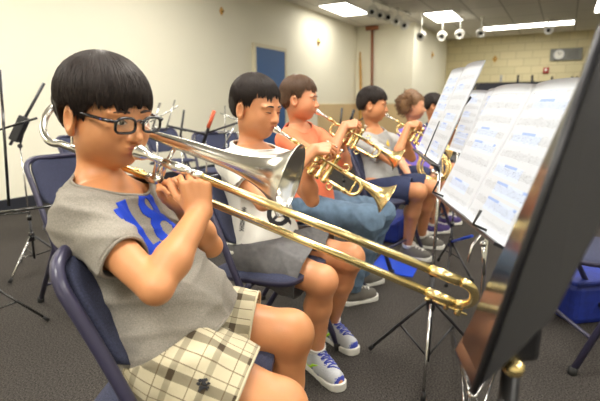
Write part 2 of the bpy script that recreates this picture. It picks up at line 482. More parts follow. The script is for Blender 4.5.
def folds(seed, U=None, strength=1.):
    """soft creases: warped ridges that come and go over the cloth"""
    r = np.random.default_rng(seed); n = 7; dirs = [nrm(r.normal(size=3) * (1, 1, 1.1)) for _ in range(n)]; ph = r.uniform(0, 6, n); mk = [r.normal(size=3) * 9 for _ in range(n)]
    fr = (24, 31, 38, 46, 55, 28, 64)
    def fn(x, y, z):
        w = 0; wx = .022 * np.sin(11 * z + ph[0]) + .012 * np.sin(21 * x + ph[1]); wz = .022 * np.sin(13 * x + ph[2]) + .012 * np.sin(19 * y + ph[3])
        for d, p, f, m in zip(dirs, ph, fr, mk):
            q = np.sin(f * (d[0] * (x + wx) + d[1] * (y + wz * .5) + d[2] * (z + wz)) + p); k = np.clip(.35 + np.sin(m[0] * x + m[1] * y + m[2] * z + 2 * p), 0, 1)
            w = w - ((1 - np.abs(q)) ** 2.2 - .25) * k * (30 / f) ** .7
        return w * strength
    return fn

def shirt(name, S, material, parent, h, sleeve=(.6, .6), hem=-.12, infl=.012, hem_n=None, hem_o=None, neck_r=.058, wr=.0016, seed=1, belly=.012, sleeve_r=(.056, .062), neck_dn=0.):
    J = S['J']; s = S.get('s', 1.); pel, up, fr, left, L = torso_axes(J)
    pts = A([J[k] for k in ('hipR', 'hipL', 'neck', 'shR', 'shL', 'elR', 'elL')]); F = Field(pts.min(0) - .18, pts.max(0) + .16, h)
    F.loft(pel, up, fr, L, (-.35,) + TT[1:], (.01, .0, -.012 + belly * .6, -.02 + belly * .5, -.018, -.01, 0), [x * s + belly * b for x, b in zip((.104, .100, .090, .086, .086, .066, .045), (1.2, 1.2, 1.1, 1, .3, 0, 0))],
           [x * s for x in (.184, .178, .146, .122, .12, .10, .06)], .03, 0, infl)
    cuts = []
    for q, fr_ in zip('RL', sleeve):
        F.cone(J['neck'] - A([0, 0, .022]), J['sh' + q], .040 * s + infl, .047 * s + infl, .045)
        d = J['el' + q] - J['sh' + q]; e = J['sh' + q] + d * (fr_ + .25); r0, r1 = sleeve_r
        F.sleeve(J['sh' + q], J['sh' + q] + d * fr_, r0 * s, r1 * s, .02)
        cuts.append((J['sh' + q] + d * fr_, nrm(d), h, r1 * s))
    o, R, hs = S['head']; nk = o + R @ A([-.022, 0, -.055]) * hs; nd = nrm(nk - J['neck'])
    if wr: F.wrinkle(wr, folds(seed))
    hn = -up if hem_n is None else nrm(hem_n); ho = pel + up * L * hem if hem_o is None else hem_o
    nfr = nrm(nd + fr * .35)
    def keep(V):
        ok = ((V - ho) @ hn) < 0
        for c, d, rng, r in cuts:
            q = V - c; a = q @ d; rad = np.linalg.norm(q - np.outer(a, d), axis=1); ok &= ~((a > -h * .8) & (rad < r * .97) & (a < h * 1.6))
        q = V - (J['neck'] + nfr * .012 - A([0, 0, neck_dn])); a = q @ nfr; rad = np.linalg.norm(q - np.outer(a, nfr), axis=1)
        ok &= ~((a > .0) & (rad < .10)); return ok
    ob = F.mesh(name, material, parent, keep, .003)
    return ob

def rim_loops(o):
    """open edge loops of a garment, as lists of points"""
    bm = bmesh.new(); bm.from_mesh(o.data); ed = [e for e in bm.edges if e.is_boundary]; nb = {}
    for e in ed:
        for a, b in ((0, 1), (1, 0)): nb.setdefault(e.verts[a].index, []).append(e.verts[b].index)
    bm.verts.ensure_lookup_table(); seen = set(); out = []
    for st in nb:
        if st in seen: continue
        lp = [st]; seen.add(st); cur = st
        while True:
            nx = [v for v in nb[cur] if v not in seen]
            if not nx: break
            cur = nx[0]; seen.add(cur); lp.append(cur)
        if len(lp) > 12: out.append([A(bm.verts[i].co) for i in lp])
    bm.free(); return out

def smooth_loop(pts, it=30):
    p = np.array(pts)
    for _ in range(it): p = .5 * p + .25 * (np.roll(p, 1, 0) + np.roll(p, -1, 0))
    return p

def trim_loops(o, name_fn, material, parent, r=.004, step=3):
    """a rolled hem tube along each open edge, smoothing the ragged grid edge"""
    for lp in rim_loops(o):
        p = smooth_loop(lp)[::step]
        if len(p) < 6: continue
        nm = name_fn(p.mean(0))
        if nm: MB().tube(list(p), r, 6, closed=True).build(nm, material, parent)

def flatten_hems(o, amount=40):
    """pull the ragged open edges onto smooth loops"""
    me = o.data; bm = bmesh.new(); bm.from_mesh(me); seen = set(); isl = []
    for v in bm.verts:
        if v.index in seen: continue
        st = [v]; seen.add(v.index); cur = []
        while st:
            q = st.pop(); cur.append(q)
            for e in q.link_edges:
                w = e.other_vert(q)
                if w.index not in seen: seen.add(w.index); st.append(w)
        isl.append(cur)
    big = max(len(c) for c in isl)
    bmesh.ops.delete(bm, geom=[v for c in isl if len(c) < .2 * big for v in c], context='VERTS'); bm.verts.index_update()
    ed = [e for e in bm.edges if e.is_boundary]; nb = {}
    for e in ed:
        for a, b in ((0, 1), (1, 0)): nb.setdefault(e.verts[a].index, []).append(e.verts[b].index)
    bm.verts.ensure_lookup_table()
    co = {i: A(bm.verts[i].co) for i in nb}
    for _ in range(amount):
        co = {i: .5 * co[i] + .5 * sum(co[j] for j in nb[i]) / len(nb[i]) for i in nb}
    for i in nb: bm.verts[i].co = co[i]
    bm.to_mesh(me); bm.free(); me.update()

def shorts(name, S, material, parent, h, hem=.72, r0=.098, r1=.088, waist=.14, wr=.0016, seed=5, hems=None, puv=False, long=False, rk=.07, ra=.055, drop=.0):
    J = S['J']; s = S.get('s', 1.); pel, up, fr, left, L = torso_axes(J)
    keys = ['hipR', 'hipL', 'knR', 'knL'] + (['anR', 'anL'] if long else [])
    pts = A([J[k] for k in keys]); F = Field(pts.min(0) - .17, pts.max(0) + .17, h)
    F.loft(pel, up, fr, L, (-.25, -.05, .15, .4), (0, 0, -.004, -.008), [x * s for x in (.09, .096, .094, .088)], [x * s for x in (.12, .128, .124, .116)], .03)
    cuts = []; dn = A([0, 0, -drop])
    for i, q in enumerate('RL'):
        hp = J['hip' + q]; kn = J['kn' + q]; d = kn - hp; hm = hem if hems is None else hems[i]
        if long:
            F.cone(hp, kn, .084 * s, rk * s, .04); F.ell(kn, rk * s, None, .03); F.cone(kn, J['an' + q], rk * s, ra * s, .03)
            d2 = nrm(J['an' + q] - kn); cuts.append((J['an' + q] - d2 * .0, d2, .2))
        else:
            F.cone(hp, hp + d * (hm + .12) + dn, r0 * s, r1 * s, .035); cuts.append((hp + d * hm, nrm(d), .2))
    if wr: F.wrinkle(wr, folds(seed))
    top = pel + up * L * waist
    def keep(V):
        ok = ((V - top) @ up) < 0
        for i, (c, d, rng) in enumerate(cuts):
            q = V - c; a = q @ d; rad = np.linalg.norm(q - np.outer(a, d), axis=1); ok &= ~((a > 0) & (rad < .15) & (np.linalg.norm(V - cuts[1 - i][0] , axis=1) > rad - .02))
        return ok
    ob = F.mesh(name, material, parent, keep, .003)
    if puv:
        n = len(ob.data.vertices); V = np.empty(n * 3, np.float32); ob.data.vertices.foreach_get('co', V); V = V.reshape(-1, 3).astype(float); best = np.full(n, 9.); uv = np.zeros((n, 3), np.float32)
        for q in 'RL':
            hp, kn = J['hip' + q], J['kn' + q]; d = nrm(kn - hp); a = (V - hp) @ d; c = V - hp - np.outer(a, d); rad = np.linalg.norm(c, axis=1)
            side = nrm(np.cross(d, (0, 0, 1))); u2 = np.cross(side, d); th = np.arctan2(c @ side, c @ u2); dist = np.abs(rad - .09)
            sel = (rad < best); best = np.where(sel, rad, best); uv[sel] = np.stack([a, th * .092, np.zeros(n)], 1)[sel]
        at = ob.data.attributes.new('cloth', 'FLOAT_VECTOR', 'POINT'); at.data.foreach_set('vector', uv.ravel())
    return ob

def decal(name, target, inside, o, U, V, W, size, step, material, parent, off=.0012):
    """cloth print: grid cells inside a 2-D outline laid on the target's surface along W"""
    me = target.data; bm = bmesh.new(); bm.from_mesh(me); bvh = BVHTree.FromBMesh(bm); bm.free()
    nx, ny = int(size[0] / step), int(size[1] / step); vs = []; ids = {}; fs = []
    def vert(i, j):
        if (i, j) in ids: return ids[i, j]
        p = A(o) + A(U) * (i * step - size[0] / 2) + A(V) * (j * step - size[1] / 2)
        hit = bvh.ray_cast(Vector(p - A(W) * .12), Vector(W), .3)
        if hit[0] is None: ids[i, j] = None; return None
        ids[i, j] = len(vs); vs.append(A(hit[0]) - A(W) * off); return ids[i, j]
    for i in range(nx):
        for j in range(ny):
            if inside((i + .5) * step / size[0], (j + .5) * step / size[1]):
                q = [vert(i, j), vert(i + 1, j), vert(i + 1, j + 1), vert(i, j + 1)]
                if None not in q: fs.append(q)
    if not fs: print('decal empty', name); return None
    ob = link(bpy.data.objects.new(name, raw_mesh(name, vs, np.array(fs), True, [material])), parent)
    md = ob.modifiers.new('thickness', 'SOLIDIFY'); md.thickness = .0012; md.offset = 0
    return ob

# --- hair: a cap volume over the skull combed with real strands
def hair(S, material, parent, h, zc, grow=(.020, .017, .020), c=(-.014, 0, .031), strands=500, seed=3, r=(.090, .074, .076), sweep=0., messy=.0, extra=None, jag=.006, groove=.0016, back=None):
    o, R, s = S['head']; rr = (A(r) + A(grow)) * s; cc = o + R @ (A(c) * s); rg = np.random.default_rng(seed)
    F = Field(o - .19 * s, o + .19 * s, h)
    F.ell(cc, rr, R, .01)
    F.ell(o + R @ (A([-.042, 0, -.008]) * s), A([.062 + grow[0] * .5, .058 + grow[1] * .6, .066]) * s, R, .03)
    if extra:
        for (c_, r_) in extra: F.ell(o + R @ (A(c_) * s), A(r_) * s, R, .03)
    crown = A([-.045, .012, .10])
    def local(x, y, z):
        px, py, pz = x - o[0], y - o[1], z - o[2]
        return [(px * R[0, i] + py * R[1, i] + pz * R[2, i]) / s for i in range(3)]
    def cut(x, y, z):
        lx, ly, lz = local(x, y, z); th = np.arctan2(ly, lx - crown[0])
        zz = np.interp(np.broadcast_to(lx, np.shape(th)).ravel(), [q[0] for q in zc], [q[1] for q in zc]).reshape(np.shape(th))
        j = np.sin(th * 37 + 2.1) * np.sin(th * 15 + 1) + .5 * np.sin(th * 71) + .7 * np.sin(th * 9 + .6)
        return (zz + jag * j - lz) * s * .8
    F.apply(F.lo, F.lo + .4 * s, cut, .006, 0, 'and')
    def groove_fn(x, y, z):
        lx, ly, lz = local(x, y, z); th = np.arctan2(ly, lx - crown[0]); return np.sin(th * 55 + 6 * np.sin(th * 7)) + .7 * np.sin(th * 96 + 3 * np.sin(lz * 30))
    F.wrinkle(groove * s, groove_fn)
    V, Fc, mi = F.nets(); V = relax(V, Fc)
    mb = MB()
    # strands laid on the cap
    for _ in range(strands):
        th = rg.uniform(-PI, PI); p0 = crown * A([1, 1, 1]); pts = []; ph1 = rg.uniform(.75, 1.12); n = 11; tw = rg.normal(0, .10 + messy * .5) + sweep
        for i in range(n):
            t = i / (n - 1); a = .08 + t * ph1 * 1.75
            ang = th + tw * t
            d = A([math.cos(ang) * math.sin(a) - .25 * math.cos(a), math.sin(ang) * math.sin(a), math.cos(a)]); d = nrm(d)
            q = 1. / math.sqrt(((d / (A(r) + A(grow))) ** 2).sum())
            p = A(c) + d * q * (1.0 + rg.normal(0, .003 + messy * .02) + (.012 + messy * .07 * t))
            zcut = np.interp(p[0], [q_[0] for q_ in zc], [q_[1] for q_ in zc]) - rg.uniform(0, .012)
            if p[2] < zcut: break
            pts.append(o + R @ (p * s))
        if len(pts) > 3:
            m = len(pts); rad = rg.uniform(.0008, .0016) * s
            mb.tube(smooth_path(pts, 2), [rad * (1 - .85 * (i / (2 * m - 2)) ** 2) for i in range(2 * m - 1)], 4, cap=False)
    V2 = A(mb.v) if mb.v else np.zeros((0, 3)); F2 = np.array(mb.f) + len(V) if mb.f else np.zeros((0, 4), int)
    return link(bpy.data.objects.new('hair', raw_mesh('hair', np.concatenate([V, V2]), np.concatenate([Fc, F2]), True, [material])), parent)

def face_parts(S, parent, closed=False, detail=True, lash=.9):
    o, R, s = S['head']; bm = bmesh.new(); bm.from_mesh(parent.data); bvh = BVHTree.FromBMesh(bm); bm.free()
    def SK(p, off=.0008):
        q = T(p) + R[:, 0] * .15; hit = bvh.ray_cast(Vector(q), Vector(-R[:, 0]), .2)
        return (A(hit[0]) if hit[0] is not None else T(p)) + R[:, 0] * off
    def T(p): return o + R @ (A(p, float) * s)
    for y in (-1, 1):
        mb = MB(); n = 14; hh = .0014 if closed else .0054; rows = []
        for i in range(n + 1):
            t = -1 + 2 * i / n; yy = y * (.031 + t * .0145); e = (1 - abs(t) ** 2.2); zc = -.003 + .0016 * t
            rows.append([(0, yy, zc + hh * e), (0, yy, zc), (0, yy, zc - hh * .8 * e)])
        vs = [SK(p, .0006 + .0012 * (k == 1) * (1 - abs(-1 + 2 * i / n))) for i, r_ in enumerate(rows) for k, p in enumerate(r_)]; fs = []
        for i in range(n):
            for k in range(2): fs.append((3 * i + k, 3 * i + k + 1, 3 * i + 4 + k, 3 * i + 3 + k))
        mb.add(vs, fs, 0); ey = mb.build('eye', M['eye_white'], parent)
        if not closed:
            mb = MB(); c0 = (0, y * .0305, -.0026); ring = [SK((0, c0[1] + .0064 * math.cos(a), c0[2] + min(.0046, .0064 * math.sin(a)) if math.sin(a) > 0 else c0[2] + max(-.0042, .0064 * math.sin(a))), .0016) for a in np.linspace(0, 2 * PI, 17)[:-1]]
            mb.add([SK(c0, .0024)] + ring, [(0, 1 + k, 1 + (k + 1) % 16) for k in range(16)], 0); mb.build('iris', M['eye_dark'], ey)
        up = [SK(r_[0], .0012) for r_ in rows] if not closed else [SK(r_[1], .0012) for r_ in rows]
        MB().tube(up, [.0007 * s * lash + .0016 * s * lash * (1 - abs(-1 + 2 * i / n)) ** .4 for i in range(n + 1)], 6).build('eyelash', M['brow'], ey)
        MB().tube([SK((0, y * (.031 + (-1 + 2 * i / n) * .015), .0055 + .003 * (1 - (-1 + 2 * i / n) ** 2)), -.0006) for i in range(n + 1)], [.0009 * s] * (n + 1), 6).build('eyelid_crease', S['skin'], ey)
        br = [SK((0, y * (.014 + .034 * i / 8), .0185 + .004 * math.sin(i / 8 * 2.6) - .003 * i / 8), .0003) for i in range(9)]
        MB().tube(br, [.0014 * s * lash + .0022 * s * lash * math.sin(PI * min(1, .2 + i / 9)) for i in range(9)], 6).build('eyebrow', M['brow'], parent)

def rebase(ob, J):
    """origin on the floor under the seat, children kept in place"""
    pel = (J['hipR'] + J['hipL']) / 2; c = A([pel[0], pel[1], 0.]); n = len(ob.data.vertices)
    V = np.empty(n * 3, np.float32); ob.data.vertices.foreach_get('co', V); V = V.reshape(-1, 3) - c.astype(np.float32); ob.data.vertices.foreach_set('co', V.ravel()); ob.data.update()
    ob.location = [float(x) for x in c]
    for ch in ob.children: ch.location = [float(-x) for x in c]
# ------------------------------------------------------------------ folding chair
def make_chair(loc, yaw, label):
    root = tag(empty('folding_chair', loc, yaw), label, 'chair', 'navy folding chairs')
    W = .215
    def rail(z): return -.17 + (.745 - z) * .33 / .745
    m = MB(); pts = [(rail(0), -W, .012), (rail(.6), -W, .6), (rail(.745) - .01, -W, .745), (rail(.755) - .012, W, .7455), (rail(.6), W, .6), (rail(0), W, .012)]
    pts = [A(p) for p in pts]; pts[3] = A([rail(.745) - .01, W, .745])
    m.tube(fillet(pts, .075, 7), .0125, 10); m.build('frame', M['chair_metal'], root)
    m = MB(); w = W - .028
    m.tube(fillet([A([-.235, -w, .012]), A([.0, -w, .405]), A([.0, w, .405]), A([-.235, w, .012])], .03, 5), .0115, 10)
    m.tube([A([-.185, -w, .10]), A([-.185, w, .10])], .007, 8); m.build('rear_leg_frame', M['chair_metal'], root)
    m = MB(); m.tube([A([rail(.14), -W, .14]), A([rail(.14), W, .14])], .008, 8)
    m.build('stretcher', M['chair_metal'], root)
    for x, y in ((rail(0), -W), (rail(0), W), (-.235, -w), (-.235, w)):
        MB().lathe((x, y, 0), (0, 0, 1), [(0, 0), (0, .015), (.004, .017), (.03, .0155), (.03, 0)], 12).build('rubber_foot', M['rubber'], root)
    # seat: steel pan with a rounded upholstered pad
    def pad(nu, nv, fn, name, mt):
        vs = [fn(i / nu * 2 - 1, j / nv * 2 - 1) for i in range(nu + 1) for j in range(nv + 1)]
        fs = [(i * (nv + 1) + j, (i + 1) * (nv + 1) + j, (i + 1) * (nv + 1) + j + 1, i * (nv + 1) + j + 1) for i in range(nu) for j in range(nv)]
        return vs, fs
    def seat_top(a, b):
        e = max(abs(a), abs(b)); sq = (abs(a) ** 6 + abs(b) ** 6) ** (1 / 6)
        sc = 1 if sq == 0 else e / sq
        a2, b2 = a * (sc if sq > 0 else 1), b * (sc if sq > 0 else 1)
        x = -.01 + a2 * .175; y = b2 * (.185 - .012 * (1 - a) / 2 * 0)
        return (x, y, .425 + .022 * (1 - max(abs(a), abs(b)) ** 5) + .012 * a2)
    v, f = pad(20, 20, seat_top, 'seat', None); m = MB(); m.add(v, f, 0)
    m.add([(p[0], p[1], p[2] - .0005 if max(abs(p[0] - .005), 0) < 0 else .408 + .012 * ((p[0] - .005) / .19)) for p in v], f, 1)
    n = 21; edge = [i * n for i in range(n)] + [(n - 1) * n + j for j in range(1, n)] + [i * n + n - 1 for i in range(n - 2, -1, -1)] + [j for j in range(n - 2, 0, -1)]
    bot = len(v); vs = [v[i] for i in edge] + [(v[i][0], v[i][1], .408 + .012 * ((v[i][0] - .005) / .19)) for i in edge]; k = len(edge)
    m.add(vs, [(i, (i + 1) % k, k + (i + 1) % k, k + i) for i in range(k)], 1)
    m.build('seat', [M['chair_fabric'], M['chair_metal']], root)
    # backrest: bowed upholstered panel between the rails
    def back(a, b, side):
        sq = (abs(a) ** 5 + abs(b) ** 5) ** .2; e = max(abs(a), abs(b)); sc = e / sq if sq > 0 else 1
        a, b = a * sc, b * sc; z = .632 + a * .112; y = b * .196; x = rail(z) - .03 * (1 - b * b) + side * (.010 + .008 * (1 - max(abs(a), abs(b)) ** 4))
        return (x, y, z)
    m = MB(); v, f = pad(16, 20, lambda a, b: back(a, b, 1), '', None); m.add(v, f, 0)
    v2, f2 = pad(16, 20, lambda a, b: back(a, b, -1), '', None); m.add(v2, f2, 0)
    nu, nv = 17, 21; edge = [i * nv for i in range(nu)] + [(nu - 1) * nv + j for j in range(1, nv)] + [i * nv + nv - 1 for i in range(nu - 2, -1, -1)] + [j for j in range(nv - 2, 0, -1)]
    k = len(edge); m.add([v[i] for i in edge] + [v2[i] for i in edge], [(i, (i + 1) % k, k + (i + 1) % k, k + i) for i in range(k)], 0)
    m.build('backrest', M['chair_fabric'], root)
    return root

# ------------------------------------------------------------------ music stands
def tripod_stand(base, hub_z, top, feet, label, chrome_leg=(), group=None, pole_r=.008, mt='black_metal', spread_z=.13):
    """folding wire stand: pole, three legs with braces, clutch knob"""
    b = A(base, float); root = tag(empty('music_stand', b), label, 'music stand', group)
    L = lambda p: A(p, float) - b
    top = L(top)
    m = MB(); m.tube([A([0, 0, spread_z - .05]), A([top[0] * .0, 0, hub_z + .12])], pole_r, 12); m.build('pole', M[mt], root)
    m = MB(); m.tube([A([0, 0, hub_z + .08]), top], pole_r * .66, 10); m.build('inner_rod', M['chrome'], root)
    m = MB(); m.lathe((0, 0, hub_z - .03), (0, 0, 1), [(0, 0), (0, .013), (.004, .015), (.05, .015), (.056, .012), (.056, 0)], 14)
    m.lathe((0, 0, hub_z + .10), (0, 0, 1), [(0, 0), (0, .012), (.03, .012), (.03, 0)], 12)
    m.tube([A([.0, 0, hub_z]), A([.02, -.022, hub_z + .004])], .004, 8); m.ball((.024, -.026, hub_z + .005), (.008, .008, .006))
    m.build('collar', M['black_plastic'] if mt != 'chrome' else M['chrome'], root)
    for i, f in enumerate(feet):
        f = L(f); f[2] = .012; dr = nrm(A([f[0], f[1], 0])); a = dr * .014 + A([0, 0, hub_z]); mt_ = 'chrome' if i in chrome_leg else mt
        q = nrm(f - a); m = MB(); m.tube([a, f - q * .012], .0062 if i not in chrome_leg else .0055, 8); lg = m.build('leg', M[mt_], root)
        if i in chrome_leg and mt != 'chrome': lg['label'] = 'chrome leg'
        MB().tube([f - q * .03, f], [.0085, .0095], 8).build('rubber_foot', M['rubber'], lg)
        mid = a * .55 + f * .45; MB().tube([A([0, 0, spread_z - .03]) + dr * .01, mid], .004, 6).build('brace', M[mt_], root)
    return root, L

def wire_desk(root, c, w, v, mt, width=.34, height=.24, arms=True):
    """folding wire desk centred at c (root space): ledge bars along w, up arms along v"""
    w = nrm(w); v = nrm(v); n = np.cross(w, v); m = MB(); c = A(c, float)
    for s in (-1, 1):
        m.tube([c, c + w * s * width * .5 + v * .015], .0045, 6)
        m.tube([c + w * s * width * .5 + v * .015, c + w * s * width * .5 + v * .015 + n * .03], .004, 6)
        if arms: m.tube([c + v * height * .35, c + w * s * width * .42 + v * height], .0045, 6)
        if arms: m.tube([c + w * s * width * .22, c + v * height * .62], .0035, 6)
    m.tube([c - v * .03, c + v * height], .0055, 6)
    m.box(c + v * height * .3, (.03, .03, .012), np.stack([w, v, n], 1))
    return m.build('folding_desk', M[mt], root)

def page_material(name, seed, blue=.5, systems=9, tint=(236, 240, 246)):
    m, nt, b = new_mat(name); N, L = nt.nodes, nt.links
    def math_(op, a, b_=None, c=None):
        n = N.new('ShaderNodeMath'); n.operation = op
        for i, x in enumerate((a, b_, c)):
            if x is None: continue
            if isinstance(x, (int, float)): n.inputs[i].default_value = x
            else: L.new(x, n.inputs[i])
        return n.outputs[0]
    uv = N.new('ShaderNodeUVMap'); sp = N.new('ShaderNodeSeparateXYZ'); L.new(uv.outputs[0], sp.inputs[0]); u, v = sp.outputs[0], sp.outputs[1]
    vs = math_('MULTIPLY', v, systems); row = math_('FLOOR', vs); f = math_('FRACT', vs)
    inx = math_('MULTIPLY', math_('GREATER_THAN', u, .08), math_('LESS_THAN', u, .93)); iny = math_('MULTIPLY', math_('GREATER_THAN', v, .04), math_('LESS_THAN', v, .93))
    inside = math_('MULTIPLY', inx, iny)
    g = math_('MULTIPLY', math_('SUBTRACT', f, .32), 1 / .07); staff = math_('MULTIPLY', math_('GREATER_THAN', f, .32), math_('LESS_THAN', f, .68))
    line = math_('MULTIPLY', staff, math_('LESS_THAN', math_('FRACT', g), .2))
    cb = N.new('ShaderNodeCombineXYZ'); L.new(math_('MULTIPLY', u, 46), cb.inputs[0]); L.new(math_('ADD', math_('MULTIPLY', v, systems * 7), seed), cb.inputs[1])
    vo = N.new('ShaderNodeTexVoronoi'); vo.inputs['Scale'].default_value = 1; L.new(cb.outputs[0], vo.inputs['Vector'])
    wide = math_('MULTIPLY', math_('GREATER_THAN', f, .22), math_('LESS_THAN', f, .8))
    note = math_('MULTIPLY', math_('LESS_THAN', vo.outputs['Distance'], .24), wide)
    cw = N.new('ShaderNodeCombineXYZ'); L.new(math_('FLOOR', math_('MULTIPLY', u, 20)), cw.inputs[0]); L.new(row, cw.inputs[1])
    bar = math_('MULTIPLY', staff, math_('LESS_THAN', math_('FRACT', math_('MULTIPLY', u, 4.3)), .012))
    ink = math_('MULTIPLY', math_('MAXIMUM', math_('MAXIMUM', line, math_('MULTIPLY', note, .9)), bar), inside)
    wn = N.new('ShaderNodeTexWhiteNoise'); wn.noise_dimensions = '1D'; L.new(math_('ADD', row, seed * 3.7), wn.inputs['W'])
    bx = math_('MULTIPLY', math_('LESS_THAN', wn.outputs['Value'], blue), math_('MULTIPLY', math_('GREATER_THAN', f, .08), math_('LESS_THAN', f, .86)))
    bx = math_('MULTIPLY', bx, math_('MULTIPLY', inside, math_('MULTIPLY', math_('GREATER_THAN', math_('ADD', u, math_('MULTIPLY', wn.outputs['Value'], .5)), .38), math_('LESS_THAN', math_('ADD', u, math_('MULTIPLY', wn.outputs['Value'], .5)), .92))))
    head = math_('MULTIPLY', math_('MULTIPLY', bx, math_('GREATER_THAN', f, .70)), math_('LESS_THAN', math_('FRACT', math_('ADD', math_('MULTIPLY', u, 2.), .3)), .5))
    m1 = N.new('ShaderNodeMix'); m1.data_type = 'RGBA'; m1.inputs['A'].default_value = lin(tint); m1.inputs['B'].default_value = lin((184, 197, 222)); L.new(bx, m1.inputs['Factor'])
    m2 = N.new('ShaderNodeMix'); m2.data_type = 'RGBA'; L.new(m1.outputs['Result'], m2.inputs['A']); m2.inputs['B'].default_value = lin((110, 140, 205)); L.new(math_('MULTIPLY', head, .7), m2.inputs['Factor'])
    m3 = N.new('ShaderNodeMix'); m3.data_type = 'RGBA'; L.new(m2.outputs['Result'], m3.inputs['A']); m3.inputs['B'].default_value = lin((70, 74, 96)); L.new(math_('MULTIPLY', ink, .65), m3.inputs['Factor'])
    L.new(m3.outputs['Result'], b.inputs['Base Color']); b.inputs['Roughness'].default_value = .55
    return m

def page(name, o, w, v, wid, hgt, bow, mt, parent, thick=.002, n=14, curl=0.):
    """a bowed paper leaf: o top corner, w across, v down; bow lifts the middle, curl bends the top"""
    w = nrm(w); v = nrm(v); nn = np.cross(v, w); vs = []; uvs = []
    for side in (0, 1):
        for i in range(n + 1):
            for j in range(n + 1):
                a, b = i / n, j / n; z = bow * math.sin(PI * a) ** .8 * (1 - .35 * b) + curl * (1 - b) ** 2
                vs.append(o + w * wid * a + v * hgt * b + nn * (z - side * thick)); uvs.append((a, 1 - b))
    q = n + 1; f = [(i * q + j, (i + 1) * q + j, (i + 1) * q + j + 1, i * q + j + 1) for i in range(n) for j in range(n)]
    fs = f + [tuple(reversed([k + q * q for k in t])) for t in f]
    ring = [i * q for i in range(q)] + [n * q + j for j in range(1, q)] + [i * q + n for i in range(n - 1, -1, -1)] + [j for j in range(n - 1, 0, -1)]
    K = len(ring); fs += [(ring[i], ring[(i + 1) % K], ring[(i + 1) % K] + q * q, ring[i] + q * q) for i in range(K)]
    me = bpy.data.meshes.new(name); me.from_pydata([tuple(map(float, p)) for p in vs], [], fs); me.materials.append(mt)
    lay = me.uv_layers.new(name='UVMap')
    for l in me.loops: lay.data[l.index].uv = uvs[l.vertex_index]
    me.polygons.foreach_set('use_smooth', [True] * (2 * n * n) + [False] * K); me.update()
    return link(bpy.data.objects.new(name, me), parent)

# ------------------------------------------------------------------ instruments
def mouthpiece(m, o, d, s=1., r=.0135, L=.085):
    m.lathe(o, d, [(0.004 * s, 0.0), (.001 * s, r * .62 * s), (0, r * .78 * s), (.0, r * .92 * s), (.002 * s, r * s), (.005 * s, r * s), (.008 * s, r * .9 * s), (.016 * s, r * .82 * s), (.024 * s, r * .55 * s), (.03 * s, r * .4 * s), (.036 * s, r * .42 * s), (.04 * s, r * .36 * s), (L * s, r * .42 * s), (L * s, 0)], 24)

